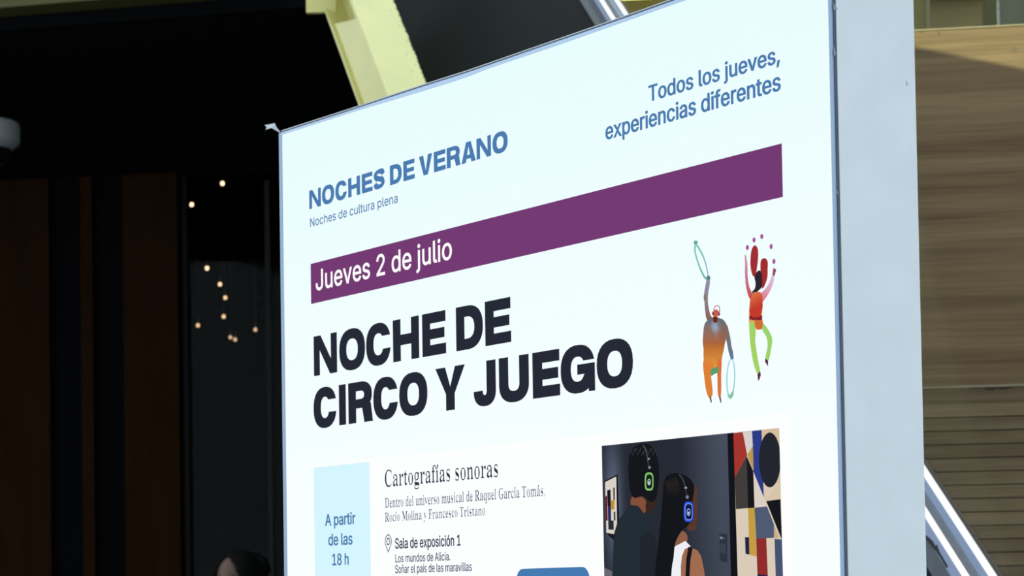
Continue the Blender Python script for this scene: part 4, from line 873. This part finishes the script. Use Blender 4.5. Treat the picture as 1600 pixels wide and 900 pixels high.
L1 = [('N',161,258),('O',267,375),('C',379,482),('H',491,600),('E',613,712),('D',754,866),('E',875,983)]
L2 = [('C',160,256),('I',266,295),('R',305,407),('C',409,512),('O',517,635),('Y',669,792),('J',827,920),('U',933,1058),('E',1073,1187),('G',1190,1333),('O',1340,1492)]
heavy_line('lettering', L1, (491.1, 589.2), (798.6, 532.6), (490.5, 527.3, 589.3), 33.5, .25, BLACK, 430, 2.667)
heavy_line('lettering', L2, (535.5, 664.6), (833, 622.6), (535, 601.4, 664.7), 34.5, .25, BLACK, 430, 2.667)
T1 = [('N',45,207),('O',222,392),('C',408,567),('H',585,752),('E',775,925),('S',938,1095),('D',1165,1330),('E',1352,1510),
      ('V',1570,1755),('E',1775,1940),('R',1955,2143),('A',2158,2357),('N',2368,2570),('O',2590,2802)]
heavy_line('lettering', T1, (484, 327.3), (765.7, 243.3), (484, 298.2, 327.3), 48, .225, BLUE, 478, 8.889)

line('lettering', 'Noches de cultura plena', 'sans', (484.6, 354.3), (621.3, 316.9), (485, 340.7, 354.2), .5087, BLUE, .006, y=0.)
line('lettering', 'Jueves 2 de julio', 'sans', (493.5, 454.6), (706.2, 403.2), (502, 421.6, 452.8), .5087, '#FFFFFF', .010, y=0.)
line('lettering', 'Todos los jueves,', 'sans', (1013.3, 159.4), (1219, 97.0), (1020, 133, 157.5), .5087, BLUE, (.022, .012))
line('lettering', 'experiencias diferentes', 'sans', (946, 218.2), (1220.2, 140.8), (1106.7, 146.9, 175), .529, BLUE, (.022, .012))
line('lettering', 'A partir', 'sans', (508.2, 822.2), (555.7, 817.6), (512.8, 804.1, 821.7), .5087, BLUE, (.022, .012), y=-.0003)
line('lettering', 'de las', 'sans', (513.3, 852.5), (551.2, 850.2), (519, 833.6, 852.1), .529, BLUE, (.022, .012), y=-.0003)
line('lettering', '18 h', 'sans', (519.4, 883.3), (545.3, 881.9), (522.8, 865.6, 883.1), .5087, BLUE, (.022, .012), y=-.0003)
line('lettering', 'Cartografías sonoras', 'serif', (601.6, 760.7), (778.2, 744.6), (608, 734.6, 760.2), .4553, '#2B3147', (-.017, .005), y=-.0001)
line('lettering', 'Dentro del universo musical de Raquel García Tomás,', 'serif', (601.7, 793.7), (851.5, 774.0), (602.4, 778.4, 793.6), .4553, '#34406A', (-.020, .004), y=-.0001)
line('lettering', 'Rocío Molina y Francesco Tristano', 'serif', (601.7, 815.2), (758.2, 804.6), (602.5, 801.2, 815.1), .4553, '#34406A', (-.020, .004), y=-.0001)
line('lettering', 'Sala de exposición 1', 'sans', (617.4, 857.3), (719.8, 852.2), (619, 841.2, 857.2), .5087, '#2B3552', (.020, .010), y=-.0001)
line('lettering', 'Los mundos de Alicia.', 'sans', (617.8, 879.1), (703.7, 875.1), (618, 866.6, 879.1), .5087, '#333E60', (.012, .006), y=-.0001)
line('lettering', 'Soñar el país de las maravillas', 'sans', (617.5, 895.9), (737.3, 891.6), (619, 883.2, 895.8), .5087, '#333E60', (.012, .006), y=-.0001)
# place marker: drop outline with a ring in it
q = Print(-.0001)
def drop(cx, cy, rx, ry, tip, n=24):
    r = [(cx+rx*math.cos(math.radians(a)), cy-ry*math.sin(math.radians(a))) for a in [-18+k*216/n for k in range(n+1)]]
    return r+[(cx+.1, tip)]
q.loops([[S(*p) for p in drop(606.7, 846.3, 5.3, 11.4, 864)], [S(*p) for p in drop(606.7, 846.3, 4.3, 9.9, 861)]], NAVY)
el = lambda cx, cy, rx, ry, n=24: [(cx+rx*math.cos(2*math.pi*k/n), cy+ry*math.sin(2*math.pi*k/n)) for k in range(n)]
q.loops([[S(*p) for p in el(606.7, 845.9, 2.7, 6)], [S(*p) for p in el(606.7, 845.9, 1.6, 4.1)]], NAVY)
q.build('place_marker', poster)

# ---- the two watercolour acrobats
def Z(ox, oy, s): return lambda *pts: [(ox+x/s, oy+y/s) for x, y in pts]
def strips(q, rows, tr, colf, nx=7, dy=0.):
    """rows of (y, x_left, x_right); colours from colf(u, v)"""
    o = len(q.v); n = len(rows)
    for j, (y, a, b) in enumerate(rows):
        for i in range(nx+1):
            u = i/nx; p = S(*tr((a+(b-a)*u, y))[0]); q.v.append((p[0], q.y-dy, p[1])); q.c.append(colf(u, j/(n-1)))
    for j in range(n-1):
        for i in range(nx):
            a = o+j*(nx+1)+i; q.f.append((a, a+nx+1, a+nx+2, a+1))
def ribbon(q, tr, pts, widths, c0, c1=None, dy=0.):
    sc = tr((0, 0), (1, 0)); k = sc[1][0]-sc[0][0]
    P_ = tr(*pts); poly = stroke(P_, [w_*k for w_ in widths], 5); n = len(poly)//2
    o = len(q.v)
    for i, p in enumerate(poly):
        j = i if i < n else 2*n-1-i; s = S(*p); q.v.append((s[0], q.y-dy, s[1])); q.c.append(mixc(c0, c1 or c0, j/(n-1)))
    for i in range(n-1): q.f.append((i+o, i+1+o, 2*n-2-i+o, 2*n-1-i+o))
def blob(q, tr, pts, col, dy=0.): q.px(tr(*pts), col, dy, True)
def oval(q, tr, cx, cy, rx, ry, col, dy=0., tilt=0.):
    ca, sa = math.cos(math.radians(tilt)), math.sin(math.radians(tilt)); n = 20
    q.px(tr(*[(cx+rx*math.cos(a)*ca-ry*math.sin(a)*sa, cy+rx*math.cos(a)*sa+ry*math.sin(a)*ca) for a in [2*math.pi*k/n for k in range(n)]]), col, dy)
def hoop(q, tr, cx, cy, rx, ry, wd, c0, c1, tilt=0., dy=0.):
    ca, sa = math.cos(math.radians(tilt)), math.sin(math.radians(tilt)); n = 24
    pts = [(cx+rx*math.cos(a)*ca-ry*math.sin(a)*sa, cy+rx*math.cos(a)*sa+ry*math.sin(a)*ca) for a in [-math.pi/2+2*math.pi*k/n for k in range(n+1)]]
    ribbon(q, tr, pts[:n//2+1], [wd]*(n//2+1), c0, c1, dy); ribbon(q, tr, pts[n//2:], [wd]*(n//2+1), c1, c0, dy)

q = Print(0.); A, B = Z(1075, 365, 6.667), Z(1085, 480, 5.625)
ribbon(q, A, [(80,112),(72,180),(95,270),(130,370),(178,462),(200,465)], [24,18,16,18,20,16], '#86D0C0', '#6DB5A4')
ribbon(q, A, [(92,118),(140,200),(182,305),(212,445)], [20,18,14,12], '#7FC8B4', '#86B9D0')
oval(q, A, 80, 93, 22, 21, '#64A896', .00002)
ribbon(q, A, [(212,465),(204,540),(190,620),(190,720),(200,800),(215,870),(245,905)], [38,44,42,36,42,54,66], '#8F97B2', '#8A5636', .00003)
oval(q, A, 212, 460, 22, 22, '#5D8080', .00004); oval(q, A, 176, 665, 13, 42, '#8C7A66', .00004)
def torso_c(u, v):
    c = mixc('#66727A', '#B5642E', (v-.12)*2.1)
    if v > .55: c = mixc('#B5642E', '#DE9440', (v-.55)*3)
    b = max(0, 1-((u-.48)**2/.03+(v-.24)**2/.02)); e = max(0, 1-((u-.95)**2/.09+(v-.35)**2/.09))
    cc = lin('#9CBEDC'); d = lin('#5A4A38')
    return tuple(x*(1-b*.8-e*.2)+y*b*.8+z*e*.2 for x, y, z in zip(c, cc, d))
strips(q, [(92,150,215),(110,118,255),(140,92,278),(180,82,292),(230,78,292),(280,74,278),(320,74,268),(360,80,262),(420,80,248),(470,82,240),(510,84,238),(540,120,205)], B, torso_c, 8, .00005)
blob(q, B, [(82,470),(165,500),(148,600),(160,720),(156,780),(130,795),(105,740),(85,600)], '#DF8038', .00006)
blob(q, B, [(203,475),(239,465),(236,600),(236,740),(228,790),(208,770),(203,650)], '#DD7238', .00006)
ribbon(q, B, [(136,785),(144,812),(149,840)], [16,14,8], '#6A4458', None, .00007); ribbon(q, B, [(222,782),(229,812),(234,840)], [16,14,8], '#6A4458', None, .00007)
blob(q, B, [(146,548),(205,525),(212,570),(180,585),(150,602)], '#5E9C70', .00008)
ribbon(q, B, [(270,165),(296,270),(308,340),(322,400),(334,458)], [44,40,34,38,22], '#74706A', '#61789A', .00004)
hoop(q, B, 320, 622, 34, 168, 11, '#A6DDEB', '#86C4CF', 2, .00003)
blob(q, B, [(290,770),(313,768),(335,738),(346,762),(318,808)], '#84C4A6', .00009)
oval(q, A, 285, 890, 25, 42, '#6E2722', .00009); oval(q, A, 292, 828, 30, 38, '#CF6034', .0001)
oval(q, A, 264, 832, 13, 22, '#A03428', .00011); oval(q, A, 322, 835, 13, 24, '#A8342C', .00011)
hoop(q, A, 301, 795, 30, 46, 9, '#A8607A', '#9C6C9C', 6, .00012)
q.build('hoop_acrobat_illustration', poster)

q = Print(0.); E_, F_ = Z(1150, 355, 6.923), Z(1150, 470, 6.667)
for x, y in ((123,220),(195,138),(279,101),(380,209),(410,370)): oval(q, E_, x, y, 17, 28, '#AC549E')
ribbon(q, E_, [(100,300),(109,380),(111,450),(112,520),(125,640),(158,735),(200,800)], [14,25,29,28,34,52,60], '#D09AB8', '#C43A34', .00002)
ribbon(q, E_, [(402,528),(378,610),(342,680),(300,735),(255,780)], [30,44,56,74,90], '#DCC2E0', '#E0707A', .00002)
q.px(E_((403,440),(437,458),(416,530),(392,522)), '#9A4A62', .00003)
blob(q, E_, [(205,195),(238,240),(239,340),(230,420),(215,510),(185,530),(160,450),(156,350),(170,240)], '#A22E36', .00004)
blob(q, E_, [(310,335),(342,370),(343,450),(340,540),(315,620),(285,662),(268,560),(264,450),(270,360)], '#A42C2E', .00004)
blob(q, E_, [(200,530),(245,468),(277,500),(285,600),(275,655),(240,690),(205,742),(175,702),(205,660),(211,600)], '#30242F', .00005)
q.px(F_((135,90),(272,95),(274,205),(190,217),(134,226)), '#E6A25C', .00004)
q.px(F_((140,150),(206,158),(273,150),(273,198),(206,206),(140,195)), '#82222E', .00005)
blob(q, F_, [(192,205),(235,203),(278,205),(272,288),(235,300),(207,290)], '#D06E36', .00006)
strips(q, [(700,200,262),(740,172,285),(790,152,288),(840,147,290),(880,145,288),(910,146,282),(945,152,270),(975,178,240)], E_, lambda u, v: mixc('#E2784A', '#C43A2C', v*1.6+.4*u), 6, .00007)
blob(q, F_, [(139,226),(188,222),(206,320),(201,420),(225,590),(250,735),(226,768),(185,660),(155,500),(144,380)], '#A3D364', .00003)
blob(q, F_, [(274,232),(330,290),(376,390),(370,480),(339,622),(305,602),(328,480),(318,380),(274,302)], '#9CD46C', .00003)
q.px(F_((250,730),(260,772),(240,830),(231,830),(223,770)), '#5E2C46', .00004); q.px(F_((306,600),(334,622),(335,680),(326,672),(302,634)), '#5E2C46', .00004)
q.build('juggler_illustration', poster)

# ---- the printed photograph of two gallery visitors
q = Print(.0002)
def wall_c(u, v):
    g = math.exp(-((u-.065)/.045)**2)*math.exp(-((v-.22)/.2)**2)
    r = max(0, min(1, (u-.47)/.22))
    c = mixc('#262A34', '#4A5263', r*(.9-.5*v)); d = lin('#66738A')
    return tuple(x*(1-g*.8)+y*g*.8 for x, y in zip(c, d))
quad = [(940, 696.7), (1217.2, 668.7), (1228.4, 1110), (948, 1106)]
q.grid(quad, 40, 14, wall_c)
K, D_, G = Z(930, 640, 3.4625), Z(1120, 660, 3.75), Z(1030, 720, 5)
H_, I_ = Z(930, 680, 8.18), Z(930, 790, 8.18)
e1 = .00005
q.px([(943.9,886.5),(957.5,893.5),(965,910),(945,930)], '#6B6670', e1)
q.px(H_((115,585),(285,500),(312,1240),(235,1340),(160,1275)), '#1A1B22', e1)
q.px(H_((125,600),(268,528),(278,1130),(238,1265),(142,1245)), '#D9D0C6', 2*e1)
for p, c in (([(152,705),(195,692),(200,905),(158,905)], '#1B1B22'), ([(230,672),(248,665),(248,830),(233,835)], '#1E1E26'), ([(126,785),(152,770),(160,1090),(136,1095)], '#642326'),
             ([(200,838),(246,826),(244,945),(202,955)], '#C58C34'), ([(160,905),(200,905),(203,1090),(164,1090)], '#2A2C60'), ([(237,980),(256,976),(258,1090),(240,1090)], '#202028'),
             ([(166,1090),(235,1090),(237,1210),(168,1205)], '#2A2D36')): q.px(H_(*p), c, 3*e1)
# man seen from behind: shirt, neck, hair, headphones
q.px(K((92,905),(100,690),(128,595),(185,515),(225,528),(268,575),(300,640),(332,715),(352,820),(358,1600),(88,1600)), '#222D35', 3*e1)
q.px(K((240,690),(300,650),(332,715),(352,820),(355,1200),(250,1200)), '#1F262E', 3.5*e1)
blob(q, K, [(205,462),(192,512),(232,522),(268,560),(275,500),(250,470)], '#85503A', 4*e1)
blob(q, K, [(290,470),(325,440),(345,405),(342,450),(330,500),(312,545),(285,560),(272,520)], '#38261F', 4.5*e1)
blob(q, K, [(180,300),(190,230),(222,196),(270,184),(312,205),(335,260),(346,330),(342,400),(330,480),(300,500),(262,470),(205,474),(184,400)], '#16171D', 5*e1)
for k in range(16):
    x = 192+k*8.5; y = 215+14*math.sin(k*1.9); ribbon(q, K, [(x,y+22),(x+5,y+8),(x+12,y+2)], [2,4,1], '#3A3C46', None, 5.5*e1)
ribbon(q, K, [(258,190),(276,225),(284,275),(291,312)], [4,6,6,5], '#5A5E6A', '#33363F', 6*e1); oval(q, K, 291, 266, 6, 6, '#8A8E98', 6.5*e1); oval(q, K, 294, 313, 8, 8, '#7A7E88', 6.5*e1)
def rrect(cx, cy, rx, ry, n=28): return sup(cx, cy, rx, ry, 0, 360, n, 3.4)[:-1]
q.px(rrect(1013.4, 752.4, 8.2, 15.6), '#101418', 7*e1); q.px(rrect(1014.4, 752.4, 6.9, 14.2), '#84C46C', 8*e1); q.px(rrect(1014.6, 752.4, 4.9, 11.2), '#12281E', 9*e1)
q.loops([[S(*p) for p in el(1014.5, 753.3, 2.5, 5.0)], [S(*p) for p in el(1014.5, 753.3, 1.7, 3.6)]], '#C8DCD0', 10*e1); q.px(el(1014.4, 754.2, .9, 2.1), '#E4F0EA', 10*e1)
# woman: hair, face, neck, top, shoulder, strap, headphones
blob(q, K, [(545,415),(552,470),(551,540),(545,640),(520,655),(495,640),(490,560),(520,440)], '#59382C', 4*e1)
blob(q, G, [(140,545),(205,560),(222,610),(200,650),(120,680),(120,600)], '#8F5E46', 5*e1)
q.px(G((170,900),(172,760),(186,705),(228,668),(262,684),(300,700),(328,745),(352,860),(366,1000),(372,1600),(168,1600)), '#A06C50', 5*e1)
q.px(G((88,905),(118,672),(205,626),(246,668),(200,690),(178,745),(170,820),(172,1600),(84,1600)), '#EEF0F6', 6*e1)
q.px(G((228,672),(262,682),(245,770),(238,900),(240,1600),(204,1600),(206,900),(212,770)), '#16161C', 7*e1)
blob(q, K, [(372,395),(400,352),(452,345),(505,368),(536,415),(528,500),(535,560),(505,625),(470,655),(435,720),(425,800),(412,905),(395,1300),(300,1300),(322,905),(345,700),(362,520)], '#15161B', 8*e1)
for k in range(7): ribbon(q, K, [(378+k*9,385-k*4),(388+k*10,410-k*2),(392+k*10,460)], [2,6,2], '#2C2724', None, 8.5*e1)
ribbon(q, K, [(455,350),(475,378),(488,420),(498,470)], [4,6,6,5], '#50545E', '#2E3038', 9*e1); oval(q, K, 491, 423, 7, 6, '#9A9EA8', 9.5*e1); oval(q, K, 499, 473, 8, 10, '#7E828C', 9.5*e1)
q.px(rrect(1075.4, 799.8, 9, 17), '#0E1016', 10*e1); q.px(rrect(1076.2, 799.6, 7.8, 16), '#2B4FD6', 11*e1); q.px(rrect(1076.4, 799.6, 6.2, 13.6), '#6C8CF2', 11.5*e1); q.px(rrect(1076.6, 799.6, 5, 11.8), '#0F1738', 12*e1)
q.loops([[S(*p) for p in el(1076.4, 800.3, 3, 6)], [S(*p) for p in el(1076.4, 800.3, 2.1, 4.4)]], '#9DB4FA', 13*e1); q.px(el(1076.2, 801.6, 1.1, 2.2), '#D8E2FF', 13*e1)
# caption plate, then the big geometric canvas
q.px(G((470,568),(530,573),(533,797),(473,780)), '#2D3341', 2*e1); q.px(G((474,592),(496,594),(496,612),(474,610)), '#7C828F', 3*e1); q.px(G((498,603),(514,604),(514,609),(498,608)), '#6A7080', 3*e1)
q.px(G((476,645),(518,650),(518,725),(476,718)), '#3B414F', 3*e1)
q.px([(1136.5,677.3),(1146.8,676.2),(1160,1108),(1147,1107)], '#14151B', 2*e1)
q.px([(1145.8,676.4),(1217.2,668.7),(1228.4,1110),(1159,1108)], '#DACBB8', 3*e1)
for p, c in (([(97,64),(152,57),(178,190),(105,325)], '#A4362F'), ([(152,57),(206,51),(212,138),(178,190)], '#D8D0CC'), ([(212,128),(216,287),(178,190)], '#BC9852'),
             ([(262,44.5),(364,33.5),(372,450),(276,458)], '#D5BF9F'), ([(272,345),(373,360),(374,450),(276,458)], '#DDCDBB'), ([(206,51),(262,44.5),(266,130),(258,250),(272,345),(276,440),(213,285)], '#2D3C88'),
             ([(105,325),(175,196),(184,502),(112,508)], '#403D3A'), ([(174,194),(214,287),(221,500),(182,503)], '#17181D'), ([(215,290),(293,490),(222,500)], '#DCD0C4'),
             ([(289,461),(373,450),(381.5,690)], '#17181D'), ([(221,500),(294,492),(336,600),(334,677),(230,681)], '#4E5B72'), ([(335,598),(366,676),(334,680)], '#C6AC8B'),
             ([(183,503),(221,500),(233,786),(191,775)], '#C59C42'), ([(165,672),(189,672),(191,774),(168,770)], '#1F2548'), ([(230,681),(290,678),(299,897),(238,887)], '#902C2C'),
             ([(338,682),(381.5,686),(388,900),(394,1300),(354,1300),(345,900)], '#475272'), ([(238,887),(299,897),(306,1120),(244,1110)], '#25264A'), ([(128,1010),(235,1020),(238,1300),(140,1300)], '#B98F3C')):
    q.px(D_(*p), c, 4*e1)
q.px(D_(*[(min(x, 365.5+.021*y), y) for x, y in el(311, 220, 64, 161, 40)]), '#23262F', 5*e1)
q.build('printed_photograph', poster)

# shred of clear tape hanging off the top corner
m_tape = mat('clear_tape', (.75, .80, .86), .15, 0, .6)
bm = bmesh.new()
tp = [(414.6,206,.0),(420,198.5,-.006),(419.5,196.3,-.012),(432,192.7,-.004),(431,198.5,.003),(438.6,206.4,.0),(436.5,207.2,.001),(427.5,200.4,-.006),(421,203.5,-.010)]
f_ = []
for px, py, dy in tp:
    x, z = S(px, py); f_.append((x, dy*.6-.0005, z))
vs = [bm.verts.new(p) for p in f_]
for t in ((0,1,8),(1,2,3),(1,3,7),(1,7,8),(3,4,7),(4,5,6),(4,6,7)): bm.faces.new([vs[i] for i in t])
bmesh.ops.solidify(bm, geom=bm.faces[:], thickness=.0006)
t_ = obj('tape_shred', bm, m_tape); t_.location = ROOT; t_.rotation_euler = (0, 0, RZ)
tag(t_, 'crumpled shred of shiny clear tape on the top corner of the lightbox', 'tape')
